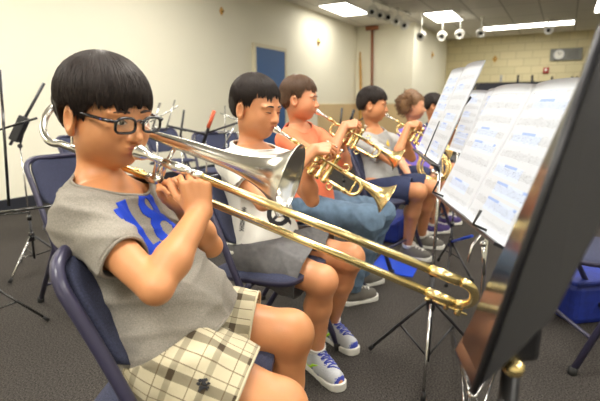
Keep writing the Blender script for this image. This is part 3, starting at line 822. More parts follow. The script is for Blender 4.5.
def make_trumpet(Mo, Be, label, rim=.058, roll=12, group='trumpets being played'):
    d = nrm(Be - Mo); L = np.linalg.norm(Be - Mo); root = tag(empty('trumpet', Mo), label, 'trumpet', group)
    u0 = nrm(A([0, 0, 1.]) - d * d[2]); l0 = np.cross(u0, d); r_ = math.radians(roll); u = nrm(u0 * math.cos(r_) + l0 * math.sin(r_)); l = np.cross(u, d)
    def T(x, y, z): return d * x + l * y + u * z
    zl = -.056
    m = MB(); mouthpiece(m, A([0, 0, 0]), d); m.build('mouthpiece', M['silver'], root)
    xs = [L * .40, L * .40 + .028, L * .40 + .056]; xt = xs[2] + .10
    m = MB(); m.tube([T(.07, 0, 0), T(xt - .05, 0, 0)], .0062, 12); m.lathe(T(.068, 0, 0), d, [(0, 0), (0, .008), (.025, .0085), (.025, .006)], 14); m.build('leadpipe', M['brass'], root)
    m = MB(); rr = -zl / 2
    pts = [T(xt - .06, 0, 0), T(xt, 0, 0)] + arc(T(xt, 0, -rr), PI / 2, -PI / 2, rr, d, u, 14) + [T(xt - .075, 0, zl), T(xs[2], .012, zl)]
    m.tube(pts, .0066, 12)
    m.lathe(T(xt - .03, 0, 0), d, [(0, 0.006), (0, .0085), (.02, .0085), (.02, .006)], 12); m.lathe(T(xt - .03, 0, zl), d, [(0, 0.006), (0, .0085), (.02, .0085), (.02, .006)], 12)
    m.tube([T(xt + .0, 0, -.004), T(xt, 0, zl + .004)], .003, 8); m.build('tuning_slide', M['brass'], root)
    for i, x in enumerate(xs):
        m = MB(); m.lathe(T(x, .016, -.072), u, [(0, 0), (0, .0085), (.004, .011), (.012, .0115), (.014, .0105), (.096, .0105), (.098, .0115), (.108, .0115), (.112, .009), (.113, 0)], 18)
        vv = m.build('valve', M['brass'], root)
        MB().lathe(T(x, .016, .04), u, [(0, 0), (0, .0028), (.018, .0028), (.018, .0085), (.021, .009), (.023, .0075), (.023, 0)], 14).build('valve_button', M['silver'], vv)
    m = MB()
    for i, (x, yy) in enumerate(((xs[0], -.0), (xs[1], .03), (xs[2], .04))):
        zz = -.02 - .012 * i; m.tube(fillet([T(x, .016, zz), T(x - .01, .016 + .04, zz), T(x - .01 + .0, .016 + .04, zz - .022), T(x, .016, zz - .022)], .01, 4), .0055, 8)
    m.tube([T(xs[0] - .012, .016, -.03), T(xs[2] + .012, .016, -.03)], .004, 8)
    m.build('valve_slides', M['brass'], root)
    xb = L * .27; m = MB(); pts = [T(xs[0], .03, zl), T(xb, .034, zl)] + arc(T(xb, .034, -rr), -PI / 2, -3 * PI / 2, rr, d, u, 14) + [T(xb + .04, .034, 0), T(xs[0], .034, 0)]
    m.tube(pts, .006, 12); prof = []
    x0 = xs[0]; n = 26
    for i in range(n + 1):
        t = i / n; x = x0 + (L - x0) * t; prof.append((x, .006 + .010 * t ** 1.5 + (rim - .016) * t ** 9))
    prof2 = [(x - .0006, max(r - .0012, .002)) for x, r in reversed(prof)]
    o = T(0, .034, 0); m.lathe(o, d, prof + [(L + .0015, rim + .0008), (L + .002, rim)] + prof2, 36)
    m.build('bell', M['brass'], root)
    for x in (xs[0] - .03, xt - .09): MB().tube([T(x, 0, 0), T(x, .034, 0)], .0035, 8).build('brace', M['brass'], root)
    for x, z, a0, a1 in ((xt - .055, .016, -PI / 2, PI * 1.1), (xs[2] + .03, zl - .015, PI / 2, PI * 2.4)): MB().tube(arc(T(x, 0, z), a0, a1, .011, d, u, 12), .0025, 8).build('finger_ring', M['brass'], root)
    return root, T, d, u, l, L, xs

# ------------------------------------------------------------------ shoes
def shoe(an, to, parent, upper, sole, lace, ln=.205, wd=.036, detail=False, h=.004):
    dr = nrm(A([to[0] - an[0], to[1] - an[1], 0])); sd = A([-dr[1], dr[0], 0]); b = A([an[0], an[1], 0.]) - dr * .045
    q = lambda x, y, z: b + dr * x + sd * y + A([0, 0, z])
    F = Field(q(ln / 2, 0, .05) - .2, q(ln / 2, 0, .05) + .2, h)
    F.cone(q(.036, 0, .045), q(.10, 0, .042), wd * .92, wd * .95, .02); F.cone(q(.10, 0, .038), q(ln - wd * .95, 0, .034), wd, wd * .86, .02)
    F.cone(q(.043, 0, .05), an + A([0, 0, .012]), wd * .95, wd * .94, .02); F.cone(q(.05, 0, .075), q(.13, 0, .05), .026, .026, .02)
    F.apply(F.lo, F.hi if hasattr(F, 'hi') else F.lo + .4, lambda x, y, z: .016 - z + 0 * x + 0 * y, .001, 0, 'and')
    if detail:
        for xx in (.062, .085, .108):
            for s in (-1, 1): F.cone(q(xx, s * wd * 1.02, .018), q(xx + .03, s * .012, .088), .0055, .0055, .001, 1, 'paint')
        F.ell(q(ln - .012, 0, .03), (.028, .028, .024), None, .001, 1, 'paint'); F.ell(q(.0, 0, .06), (.022, .026, .04), None, .001, 1, 'paint')
        F.cone(q(.045, 0, .088), q(.055, 0, .1), .024, .03, .001, 1, 'paint')
    ax = an + A([0, 0, .02])
    o = F.mesh('shoe', [upper, M['shoe_blue']] if detail else [upper], parent, keep=lambda V: V[:, 2] < an[2] + .026, solid=.003)
    G = Field(q(ln / 2, 0, .02) - A([.16, .16, .04]), q(ln / 2, 0, .02) + A([.16, .16, .04]), h * .8)
    def sf(x, y, z):
        lx = (x - b[0]) * dr[0] + (y - b[1]) * dr[1]; ly = (x - b[0]) * sd[0] + (y - b[1]) * sd[1]
        t = np.clip(lx, wd * .8, ln - wd * .85); w = np.interp(t, (0, .08, .14, ln), (wd * .98, wd * .95, wd * 1.08, wd * .95)) if np.ndim(t) == 1 else np.interp(t.ravel(), (0, .08, .14, ln), (wd * .98, wd * .95, wd * 1.08, wd * .95)).reshape(t.shape)
        d2 = np.sqrt((lx - t) ** 2 + ly ** 2) - w; top = .022 + .012 * np.clip((lx - ln * .75) / (ln * .3), 0, 1) + .006 * np.clip((.05 - lx) / .05, 0, 1)
        return np.maximum(d2, np.maximum(z - top, .001 - z))
    G.apply(G.lo, G.lo + .35, sf, .001); G.mesh('sole', sole, o, smooth=1)
    bm = bmesh.new(); bm.from_mesh(o.data); bvh = BVHTree.FromBMesh(bm); bm.free()
    def onto(p):
        hit = bvh.ray_cast(Vector(p + A([0, 0, .1])), Vector((0, 0, -1)), .3); return (A(hit[0]) + A([0, 0, .002])) if hit[0] is not None else p
    m = MB()
    for i in range(4):
        xx = .085 + i * .02; m.tube([onto(q(xx, y, .05)) for y in (-.02, -.008, .004, .02)], .003, 6)
        m.tube([onto(q(xx, -.02, .05)), onto(q(xx + .01, 0, .05)), onto(q(xx + .02, .02, .05))], .0028, 6)
    kn = onto(q(.08, 0, .08)) + A([0, 0, .004])
    for s in (-1, 1): m.tube(smooth_path([kn, kn + sd * s * .02 + A([0, 0, .006]), kn + sd * s * .026 + dr * .015 - A([0, 0, .006]), kn + dr * .004], 4), .0026, 6)
    m.tube([onto(q(.085, 0, .05)), kn], .003, 6)
    m.build('laces', lace, o)
    if detail:                                     # the curved lime tick on the shoe's outer side
        sdir = -sd if (CAM - b) @ sd < 0 else sd
        bm = bmesh.new(); bm.from_mesh(o.data); bvh = BVHTree.FromBMesh(bm); bm.free(); vs = []; n = 16
        for i in range(n + 1):
            t = i / n; xx = .022 + t * .085; zc = .034 + .03 * t ** 1.6 - .012 * math.sin(PI * min(1, t * 1.6)) * (t < .62); wdt = .0095 * (math.sin(PI * min(1, (t + .05) / 1.05)) ** .6) * (1 - .75 * t) + .001
            for s in (-1, 1):
                p = q(xx, 0, zc + s * wdt); hit = bvh.ray_cast(Vector(p + sdir * .1), Vector(-sdir), .2); vs.append(A(hit[0]) + sdir * .0012 if hit[0] is not None else p + sdir * wd)
        fs = np.array([(2 * i, 2 * i + 1, 2 * i + 3, 2 * i + 2) for i in range(n)]); e = link(bpy.data.objects.new('curved_tick_mark', raw_mesh('tick', vs, fs, True, [M['shoe_lime']])), o); e['label'] = 'lime green tick mark'
        md = e.modifiers.new('thickness', 'SOLIDIFY'); md.thickness = .001; md.offset = 0
    return o

def sock(an, kn, parent, hgt=.05, r=.034):
    d = nrm(kn - an); MB().lathe(an - d * .02, d, [(0, r * 1.05), (.03, r), (.02 + hgt * .9, r * 1.0), (.02 + hgt, r * 1.06), (.022 + hgt, r * .9), (0.0, r * .88)], 20).build('sock', M['sock'], parent)
# ------------------------------------------------------------------ people
def head_at(eye_px, d, yaw, pitch, s=.98, roll=0.):
    R = head_frame(yaw, pitch, roll); return (P(eye_px[0], eye_px[1], d) - R @ A([.092, 0, -.003]) * s, R, s)
def mouth(S, f=.1015): o, R, s = S['head']; return o + R @ A([f, 0, -.061]) * s

def trumpet_hands(S, T, d, u, l, L, xs, tr_o, hs=.82):
    """right hand arched over the valves, left hand wrapped round the casings"""
    J = S['J']; mid = tr_o + T(xs[1], .016, 0)
    J['wrR'] = mid - l * .040 - d * .055 + u * .008
    J['wrL'] = mid + l * .050 - d * .060 - u * .055
    S['hands'] = {'R': dict(fd=d * .72 + u * .55 + l * .12, pn=l * .75 - u * .55 + d * .25, s=hs, curls=[(38, 42, 25), (42, 45, 25), (45, 50, 30), (55, 55, 35)], thumb=(.8, .3, .6)),
                  'L': dict(fd=d * .75 + u * .35 - l * .25, pn=-l * .9 + d * .3, s=hs, curl=(55, 60, 40), thumb=(.5, .8, .3))}

def finish_person(ob, S, label, group=None):
    """object origin to the floor below the seat"""
    tag(ob, label, 'person', group)

def clothes_material_plaid():
    m, nt, b = new_mat('cream_brown_plaid'); N, L = nt.nodes, nt.links
    at = N.new('ShaderNodeAttribute'); at.attribute_name = 'cloth'; sp = N.new('ShaderNodeSeparateXYZ'); L.new(at.outputs['Vector'], sp.inputs[0])
    def mth(op, a, b_=None):
        n = N.new('ShaderNodeMath'); n.operation = op
        for i, x in enumerate((a, b_)):
            if x is None: continue
            if isinstance(x, (int, float)): n.inputs[i].default_value = x
            else: L.new(x, n.inputs[i])
        return n.outputs[0]
    def stripes(x, period, ranges, off=0.):
        f = mth('FRACT', mth('ADD', mth('MULTIPLY', x, 1 / period), off + 20)); r = None
        for a, b_ in ranges:
            k = mth('MULTIPLY', mth('GREATER_THAN', f, a), mth('LESS_THAN', f, b_)); r = k if r is None else mth('MAXIMUM', r, k)
        return r
    u, v = sp.outputs[0], sp.outputs[1]
    wu = stripes(u, .062, [(.30, .50)]); wv = stripes(v, .078, [(.18, .42)]); tu = stripes(u, .062, [(.0, .03)]); tv = stripes(v, .078, [(.0, .025), (.70, .73)])
    amt = mth('ADD', mth('MULTIPLY', wu, .42), mth('MULTIPLY', wv, .62)); thin = mth('MAXIMUM', tu, tv)
    m1 = N.new('ShaderNodeMix'); m1.data_type = 'RGBA'; m1.inputs['A'].default_value = lin((206, 196, 166)); m1.inputs['B'].default_value = lin((74, 62, 44)); L.new(mth('MINIMUM', amt, 1.), m1.inputs['Factor'])
    m2 = N.new('ShaderNodeMix'); m2.data_type = 'RGBA'; L.new(m1.outputs['Result'], m2.inputs['A']); m2.inputs['B'].default_value = lin((92, 72, 46)); L.new(mth('MULTIPLY', thin, .75), m2.inputs['Factor'])
    L.new(m2.outputs['Result'], b.inputs['Base Color']); b.inputs['Roughness'].default_value = .92
    nz = N.new('ShaderNodeTexNoise'); nz.inputs['Scale'].default_value = 90; tc = N.new('ShaderNodeTexCoord'); L.new(tc.outputs['Object'], nz.inputs['Vector'])
    bp = N.new('ShaderNodeBump'); bp.inputs['Strength'].default_value = .35; bp.inputs['Distance'].default_value = .003; L.new(nz.outputs['Fac'], bp.inputs['Height']); L.new(bp.outputs['Normal'], b.inputs['Normal'])
    return m
M['plaid'] = clothes_material_plaid()
def glass_material():
    m, nt, b = new_mat('clear_lens'); N, L = nt.nodes, nt.links; N.remove(b)
    t = N.new('ShaderNodeBsdfTransparent'); g = N.new('ShaderNodeBsdfGlossy'); g.inputs['Roughness'].default_value = .03; mx = N.new('ShaderNodeMixShader'); mx.inputs[0].default_value = .07
    L.new(t.outputs[0], mx.inputs[1]); L.new(g.outputs[0], mx.inputs[2]); L.new(mx.outputs[0], N['Material Output'].inputs['Surface']); return m
M['lens'] = glass_material()

def eyeglasses(S, parent):
    o, R, s = S['head']; T = lambda p: o + R @ (A(p, float) * s); root = None
    m = MB(); lens = []
    for y in (-1, 1):
        rim = []
        for i in range(28):
            a = 2 * PI * i / 28; c, s_ = math.cos(a), math.sin(a); q = (abs(c) ** 3.2 + abs(s_) ** 3.2) ** (-1 / 3.2)
            yy = y * .0335 + c * q * .0235; rim.append((.106 - .05 * max(0, abs(yy) - .02) * 1.0, yy, -.006 + s_ * q * .0155 * (1 + .1 * s_)))
        m.tube([T(p) for p in rim], .0030 * s, 8, closed=True); lens.append([T((p[0] - .0005, p[1], p[2])) for p in rim])
        m.tube([T(p) for p in ((.1045, y * .057, .004), (.098, y * .066, .005), (.085, y * .0715, .005), (.04, y * .079, .005), (.02, y * .080, .006), (.004, y * .0795, .007))], [.0034 * s, .0038 * s, .0038 * s, .0034 * s, .003 * s, .0026 * s], 8)
    m.tube([T(p) for p in ((.1055, -.0105, .002), (.108, -.004, .006), (.108, .004, .006), (.1055, .0105, .002))], .002 * s, 8)
    gl = m.build('eyeglasses', M['black_plastic'], parent); gl['label'] = 'black rectangular eyeglasses'
    for rim in lens:
        c = sum(rim) / len(rim); v = [c] + rim; n = len(rim)
        w = R[:, 0] * .0008; mb = MB(); mb.add(v + [p - w for p in v], [(0, 1 + i, 1 + (i + 1) % n) for i in range(n)] + [(n + 1, n + 2 + (i + 1) % n, n + 2 + i) for i in range(n)], 0)
        mb.build('lens', M['lens'], gl)
    for y in (-1, 1): MB().ball(T((.082, y * .0742, .0052)), .0022 * s).build('hinge_dot', M['shoe_blue'], gl)

# ---------------- trombone player
def hero():
    S = dict(s=1.0, fat=.91, skin=M['skin_hero'])
    S['head'] = head_at((135, 123), .86, 31, 12, .91)
    J = dict(neck=P(99, 185, .935), shR=P(84, 219, .845), shL=P(151, 204, 1.065), elR=P(156, 288, .75), elL=P(211, 246, 1.12), wrR=P(200, 213, .84), wrL=P(181, 203, .975),
             hipR=P(170, 362, .885), hipL=P(202, 322, 1.08), knR=P(279, 409, .875), knL=P(290, 334, 1.075))
    J['anR'] = J['knR'] + A([.01, -.02, -.345]); J['anL'] = J['knL'] + A([-.02, .02, -.0]); J['anL'][2] = .075; J['anR'][2] = .075
    for q in 'RL': J['to' + q] = J['an' + q] + A([.125, -.02, -.05])
    S['J'] = J
    S['hands'] = {'R': dict(fd=A([-.12, .12, .95]), pn=A([-.35, .85, -.1]), s=.84, curls=[(62, 75, 45), (66, 78, 45), (70, 80, 45), (74, 80, 45)], thumb=(.75, .5, .5)),
                  'L': dict(fd=P(161, 174, .925) - J['wrL'], pn=A([.42, -.75, .25]), s=.82, curls=[(48, 55, 35), (55, 62, 35), (60, 66, 35), (64, 68, 35)], thumb=(1., .35, .35))}
    b = body('person', S, .0026); tag(b, 'boy in grey 18 shirt and plaid shorts playing a trombone', 'person', 'band players on folding chairs')
    sh = shirt('t_shirt', S, M['gray_cloth'], b, .0045, sleeve=(.60, .55), hem_n=(.5, 0, -.86), hem_o=P(172, 354, .9), infl=.014, wr=.0072, seed=4, belly=.020, sleeve_r=(.050, .049))
    flatten_hems(sh); trim_loops(sh, lambda c: 'collar' if c[2] > .8 else 'hem', M['gray_cloth'], sh, .0034)
    pel, up, fr, left, L = torso_axes(J)
    def n18(u, v):
        one = (.11 < u < .30 and v < .98) or (.01 < u < .42 and v < .16) or (.0 < u < .2 and .72 < v < .90)
        e = lambda cx, cy, rx, ry: ((u - cx) / rx) ** 2 + ((v - cy) / ry) ** 2 < 1
        eight = (e(.66, .745, .20, .265) or e(.66, .285, .235, .295)) and not (e(.66, .75, .075, .115) or e(.66, .28, .095, .14)); return one or eight
    decal('number_print', sh, n18, P(151, 221, .90), nrm(left * .9 + fr * .4), up, nrm(-fr * .9 + left * .45), (.150, .124), .002, M['blue_felt'], sh)
    st = shorts('plaid_shorts', S, M['plaid'], b, .0045, hems=(.66, .60), r0=.096, r1=.090, puv=True, wr=.0075, seed=9)
    flatten_hems(st); trim_loops(st, lambda c: 'hem' if c[0] > -.22 else None, M['plaid'], st, .003)
    rg = np.random.default_rng(2); dots = [(rg.uniform(.1, .9), rg.uniform(.1, .9), rg.uniform(.06, .14)) for _ in range(13)]
    bars = [(.2, .8, .35), (.35, .6, .7)]
    em = lambda u, v: any((u - a) ** 2 + (v - c) ** 2 < r * r for a, c, r in dots) or any(a < u < c and abs(v - h) < .06 for a, c, h in bars)
    W = nrm(P(205, 386, 1) - CAM); decal('embroidered_crest', st, em, P(204, 385, .80), RIGHT, UPV, W, (.030, .026), .0012, M['black_print'], st, .002)
    hair(S, M['hair_black'], b, .0028, [(-.14, -.075), (-.06, -.070), (-.050, -.035), (-.042, .012), (.002, .016), (.012, -.002), (.021, -.012), (.03, .008), (.055, .022), (.09, .030), (.13, .036)],
         grow=(.024, .017, .018), strands=1800, seed=5, jag=.010, messy=.06)
    face_parts(S, b); eyeglasses(S, b)
    for q in 'RL':
        sock(J['an' + q], J['kn' + q], b); shoe(J['an' + q], J['to' + q], b, M['shoe_gray'], M['shoe_sole'], M['shoe_gray'])
    rebase(b, J)
    return S, b
HERO, hero_ob = hero()

def trombone(S):
    Mo = mouth(S, .1025); root = tag(empty('trombone', Mo), 'brass and nickel trombone played by the boy in the grey 18 shirt', 'trombone'); o0 = Mo
    Lc = lambda p: A(p, float) - o0
    U1 = Lc(P(462, 282, .765)); d = nrm(U1); mp = MB(); mouthpiece(mp, A([0, 0, 0]), d, 1.0, .0165, .075); mp.build('mouthpiece', M['silver'], root)
    at = lambda px: d * (np.linalg.norm(U1) * (px - 133) / (462 - 133))
    L2 = Lc(P(456, 303.5, .83)); Lb = Lc(P(150, 177.5, .975)); dl = nrm(L2 - Lb)
    m = MB(); m.tube([d * .06, at(206)], .0072, 14); m.lathe(d * .062, d, [(0, 0), (0, .0085), (.03, .010), (.05, .0095), (.052, .0072)], 16); m.lathe(at(196), d, [(0, .0072), (0, .0098), (.02, .0098), (.02, .0072)], 16)
    lp = lambda px: Lb + (L2 - Lb) * ((px - 150) / 306)
    m.tube([lp(150), lp(214)], .0072, 14); m.lathe(lp(150), dl, [(-.004, .0072), (-.004, .0105), (.03, .0105), (.03, .0072)], 16)
    m.tube([at(158), lp(154)], .0055, 12); m.tube([at(166), lp(163)], .0045, 12); m.build('inner_slide', M['silver'], root)
    m = MB(); m.tube([at(204), U1], .0079, 16); m.tube([lp(208), L2], .0079, 16)
    c = (U1 + L2) / 2; e = nrm(U1 - L2); r = np.linalg.norm(U1 - L2) / 2; dd = nrm(d + dl); dd = nrm(dd - e * (dd @ e))
    m.tube([U1] + [c + r * math.cos(a) * e + r * .62 * math.sin(a) * dd for a in np.linspace(0, PI, 18)] + [L2], .0084, 16)
    for p, q in ((U1, d), (L2, dl)): m.lathe(p - q * .055, q, [(0, .0079), (0, .0092), (.05, .0092), (.05, .0079)], 16)
    m.build('outer_slide', M['brass'], root)
    m = MB(); m.tube([at(207), lp(210)], .005, 12); m.build('slide_brace', M['silver'], root)
    m = MB(); k = L2 + dl * .005; dn = nrm(A([0, 0, -1.]) - dl * (dl[2] * -1)); m.tube([k - dl * .045 + dn * .011, k + dl * .02 + dn * .013], .0026, 8); m.lathe(k + dl * .004 + dn * .006, dn, [(0, .006), (.008, .0065), (.014, .006), (.014, 0)], 12)
    m.lathe(k - dl * .018 + dn * .006, dn, [(0, .004), (.012, .0045), (.012, 0)], 10); m.tube([k - dl * .05 + dn * .011, k - dl * .058 + dn * .016], .004, 8); m.build('water_key', M['brass'], root)
    # bell section: receiver, rear tuning slide, flare
    R1 = Lc(P(60, 143.5, 1.0)); T1 = Lc(P(60, 104, 1.06)); Bc = Lc(P(290, 181, .935)); ax = nrm(Bc - T1); LB = np.linalg.norm(Bc - T1)
    m = MB(); m.tube([lp(152), R1 + (lp(152) - R1) * .25], .0074, 14); m.lathe(lp(150) - dl * .02, -dl, [(0, .0074), (0, .0098), (.018, .0098), (.018, .0074)], 14); m.build('gooseneck', M['brass_dark'], root)
    m = MB(); c = (R1 + T1) / 2; e = nrm(T1 - R1); r = np.linalg.norm(T1 - R1) / 2; bk = -nrm(ax + dl); bk = nrm(bk - e * (bk @ e))
    m.tube([R1 + (lp(152) - R1) * .3, R1] + [c - r * math.cos(a) * e + r * .62 * math.sin(a) * bk for a in np.linspace(0, PI, 20)] + [T1, T1 + ax * .06], .0083, 16)
    m.lathe(R1 + dl * .06, dl, [(0, .0083), (0, .0098), (.012, .0098), (.012, .0083)], 14); m.build('tuning_slide', M['silver'], root)
    m = MB(); m.tube([R1 + dl * .035, T1 + ax * .035], .004, 10); m.build('bell_brace', M['silver'], root)
    m = MB(); pr = [(.0, .0078), (.2, .008), (.375, .0086), (.48, .0115), (.59, .0155), (.68, .0168), (.74, .0178), (.80, .0215), (.85, .0275), (.90, .036), (.94, .0475), (.965, .057), (.985, .068), (1., .079)]
    xs = np.linspace(0, 1, 60); rr = np.interp(xs, [p[0] for p in pr], [p[1] for p in pr])
    for _ in range(3): rr[1:-1] = .25 * rr[:-2] + .5 * rr[1:-1] + .25 * rr[2:]
    prof = [(x * LB, r_) for x, r_ in zip(xs, rr)]
    m.lathe(T1, ax, prof + [(LB + .0012, .0802), (LB + .0026, .080), (LB + .0022, .0785)] + [(t - .0004, max(.001, r_ - .0012)) for t, r_ in reversed(prof)], 56)
    m.build('bell', M['silver'], root)
    m = MB(); q = T1 + ax * LB * .40; pz = lp(150) + (lp(214) - lp(150)) * .0; m.tube([q, q + (pz - q) * .0 + A([0.0, 0, -.0])], .001, 6) if False else None
    f0 = at(160); m.tube([lp(158), T1 + ax * (((lp(158) - T1) @ ax) + .005)], .005, 12); m.build('hand_brace', M['silver'], root)
    return root
trombone(HERO)
make_chair((-.226, .905, 0), math.radians(-4), 'navy folding chair under the boy in the grey 18 shirt, padded back showing')

# ---------------- trumpet players and the girl
def kid(S, label, h, shirt_kw, bottom, hair_kw, hair_mat, shoes, closed=False, trumpet=None, tlabel='', tgroup='trumpets being played', after=None, long=False):
    J = S['J']
    if trumpet is not None:
        Mo = mouth(S); root, T, d, u, l, L, xs = make_trumpet(Mo, trumpet, tlabel, group=tgroup); trumpet_hands(S, T, d, u, l, L, xs, Mo)
    b = body('person', S, h); tag(b, label, 'person', 'band players on folding chairs')
    sh = shirt(S=S, parent=b, h=h * 1.35, **shirt_kw); flatten_hems(sh); trim_loops(sh, lambda c: 'collar' if c[2] > J['neck'][2] - .05 else 'hem', shirt_kw['material'], sh, .0034)
    st = shorts(parent=b, S=S, h=h * 1.35, long=long, **bottom); flatten_hems(st)
    hair(S, hair_mat, b, h * .9, **hair_kw); face_parts(S, b, closed, lash=1.0)
    for q in 'RL':
        if not long: sock(J['an' + q], J['kn' + q], b, .035)
        shoe(J['an' + q], J['to' + q], b, *shoes[:3], detail=shoes[3], h=max(.004, h))
    if after: after(b, sh, st)
    rebase(b, J)
    return b

BOWL = [(-.14, -.05), (-.06, -.046), (-.04, -.022), (-.026, .016), (.0, .018), (.010, .004), (.022, .002), (.03, .020), (.055, .038), (.09, .044), (.13, .048)]
B2 = dict(s=.97, fat=.88, skin=M['skin_boy']); B2['head'] = head_at((275, 113), 1.58, 33, 13, .93)
B2['J'] = dict(neck=P(251, 147, 1.66), shR=P(233, 164, 1.57), shL=P(284, 164, 1.77), elR=P(263, 203, 1.47), elL=P(312, 200, 1.68), wrR=P(300, 178, 1.5), wrL=P(318, 175, 1.6), hipR=P(252, 252, 1.63), hipL=P(277, 243, 1.77),
               knR=P(322, 281, 1.55), knL=P(350, 258, 1.69), anR=on_z(316, 352, .075), anL=on_z(331, 323, .075), toR=on_z(346, 390, .02), toL=on_z(360, 353, .02))
def b2_extra(b, sh, st):
    pel, up, fr, left, L = torso_axes(B2['J']); W = nrm(P(243, 218, 1) - CAM)
    chk = lambda u, v: (int(v * 22) + int(u * 3)) % 2 == 0
    decal('stripe_print', sh, chk, P(243, 219, 1.5), nrm(RIGHT + UPV * -.05), nrm(UPV + RIGHT * .12), W, (.018, .085), .0028, M['black_print'], sh)
    sw = lambda u, v: (.05 < ((u - .5) ** 2 + (v - .5) ** 2) < .13 and not (v > .6 and u > .5)) or (abs(u - v) < .07 and .1 < u < .9) or (abs(u + v - 1.1) < .06 and u > .3)
    decal('swirl_print', sh, sw, P(279, 214, 1.5), RIGHT, UPV, nrm(P(279, 214, 1) - CAM), (.12, .12), .003, M['black_print'], sh)
kid(B2, 'boy in white t-shirt and grey shorts with eyes lowered, playing a trumpet', .003, dict(name='t_shirt', material=M['white_cloth'], sleeve=(.55, .55), hem=.05, sleeve_r=(.052, .056), seed=11, wr=.006, belly=.012),
    dict(name='shorts', material=M['shorts_gray'], hem=.78, hems=(.78, .72), seed=12, r0=.098, r1=.096, wr=.006), dict(zc=[(-.14, -.05), (-.06, -.046), (-.04, -.022), (-.032, .014), (.0, .016), (.010, .004), (.022, .004), (.032, .028), (.05, .046), (.09, .056), (.13, .060)], grow=(.014, .008, .016), strands=1500, seed=8, messy=.2, jag=.013), M['hair_black'],
    (M['shoe_gray'], M['shoe_sole'], M['shoe_blue'], True), closed=True, trumpet=P(388, 199, 1.56), tlabel='brass trumpet played by the boy in the white t-shirt', after=b2_extra)
make_chair((-.085, 1.59, 0), math.radians(-28), 'navy folding chair under the boy in the white t-shirt')

B3 = dict(s=.97, fat=.88, skin=M['skin_olive']); B3['head'] = head_at((316, 100.5), 2.22, 14, 6, .90)
B3['J'] = dict(neck=P(299, 127, 2.30), shR=P(287, 141, 2.2), shL=P(318, 139, 2.42), elR=P(323, 172, 2.1), elL=P(347, 166, 2.32), wrR=P(345, 140, 2.1), wrL=P(352, 142, 2.2), hipR=P(300, 208, 2.23), hipL=P(320, 202, 2.40),
               knR=P(368, 221, 2.13), knL=P(380, 213, 2.33), anR=on_z(350, 288, .085), anL=on_z(360, 272, .085), toR=on_z(370, 296, .02), toL=on_z(378, 279, .02))
kid(B3, 'boy in coral orange t-shirt and blue jeans playing a trumpet', .0035, dict(name='t_shirt', material=M['orange_cloth'], sleeve=(.62, .62), hem=-.15, seed=21, wr=.005),
    dict(name='jeans', material=M['jeans'], seed=22, wr=.006), dict(zc=[(-.14, -.06), (-.06, -.056), (-.04, -.03), (-.026, .012), (.0, .016), (.010, -.002), (.020, .0), (.03, .028), (.055, .046), (.09, .05), (.13, .05)], grow=(.014, .009, .018), strands=900, seed=9, messy=.25, jag=.014), M['hair_brown'],
    (M['shoe_canvas'], M['shoe_sole'], M['white_cloth'], False), trumpet=P(399, 159.5, 2.17), tlabel='brass trumpet played by the boy in the orange t-shirt', long=True)

B4 = dict(s=.95, fat=.88, skin=M['skin_boy']); B4['head'] = head_at((386, 106.5), 2.80, 16, 8, .89)
B4['J'] = dict(neck=P(374, 131, 2.88), shR=P(364, 143, 2.78), shL=P(389, 141, 3.0), elR=P(394, 163, 2.68), elL=P(412, 158, 2.9), wrR=P(408, 140, 2.7), wrL=P(412, 142, 2.8), hipR=P(372, 187, 2.81), hipL=P(390, 183, 2.98),
               knR=P(418, 192, 2.72), knL=P(431, 188, 2.9), anR=on_z(407, 247, .075), anL=on_z(421, 237, .075), toR=on_z(429, 258, .02), toL=on_z(441, 246, .02))
def b4_extra(b, sh, st):
    decal('chest_emblem', sh, lambda u, v: (u - .5) ** 2 + (v - .5) ** 2 < .2, P(389, 143, 2.7), RIGHT, UPV, nrm(P(389, 143, 1) - CAM), (.035, .05), .003, mat('yellow_print', (226, 190, 60), .8), sh)
kid(B4, 'boy in light grey t-shirt and navy shorts playing a trumpet beside the curly haired girl', .0039, dict(name='t_shirt', material=M['lightgray_cloth'], sleeve=(.6, .6), hem=-.15, seed=31, wr=.005),
    dict(name='shorts', material=M['navy_cloth'], hem=.85, seed=32), dict(zc=BOWL, grow=(.017, .013, .017), strands=600, seed=10, messy=.08), M['hair_black'],
    (M['shoe_canvas'], M['shoe_sole'], M['white_cloth'], False), trumpet=P(453, 151.5, 2.68), tlabel='brass trumpet played by the boy in the light grey t-shirt', after=b4_extra)

G5 = dict(s=.92, fat=.88, skin=M['skin_pink']); G5['head'] = head_at((424, 107), 3.42, 12, 5, .86)
G5['J'] = dict(neck=P(414, 127, 3.50), shR=P(404, 135, 3.4), shL=P(424, 134, 3.62), elR=P(401, 160, 3.33), elL=P(432, 160, 3.6), wrR=P(409, 176, 3.2), wrL=P(428, 175, 3.38), hipR=P(408, 173, 3.42), hipL=P(424, 171, 3.6),
               knR=P(438, 183, 3.28), knL=P(452, 179, 3.46), anR=on_z(432, 225, .07), anL=on_z(444, 217, .07), toR=on_z(447, 230, .02), toL=on_z(458, 222, .02))
G5['hands'] = {'R': dict(fd=A([.85, -.25, -.35]), pn=A([.1, .3, -.9]), s=.8, curl=(18, 22, 15), thumb=(.7, .6, .3)), 'L': dict(fd=A([.8, -.4, -.1]), pn=A([.2, -.6, -.7]), s=.8, curl=(40, 45, 30), thumb=(.7, .6, .3))}
def curls(S):
    o, R, s = S['head']; rg = np.random.default_rng(4); ex = []
    for _ in range(46):
        d = nrm(rg.normal(size=3)); 
        if d[0] > .35 or (d[2] < -.4 and d[0] > -.2): continue
        p = A([-.03, 0, .02]) + d * A([.085, .092, .088]); ex.append((tuple(p), (.026, .026, .026)))
    return ex
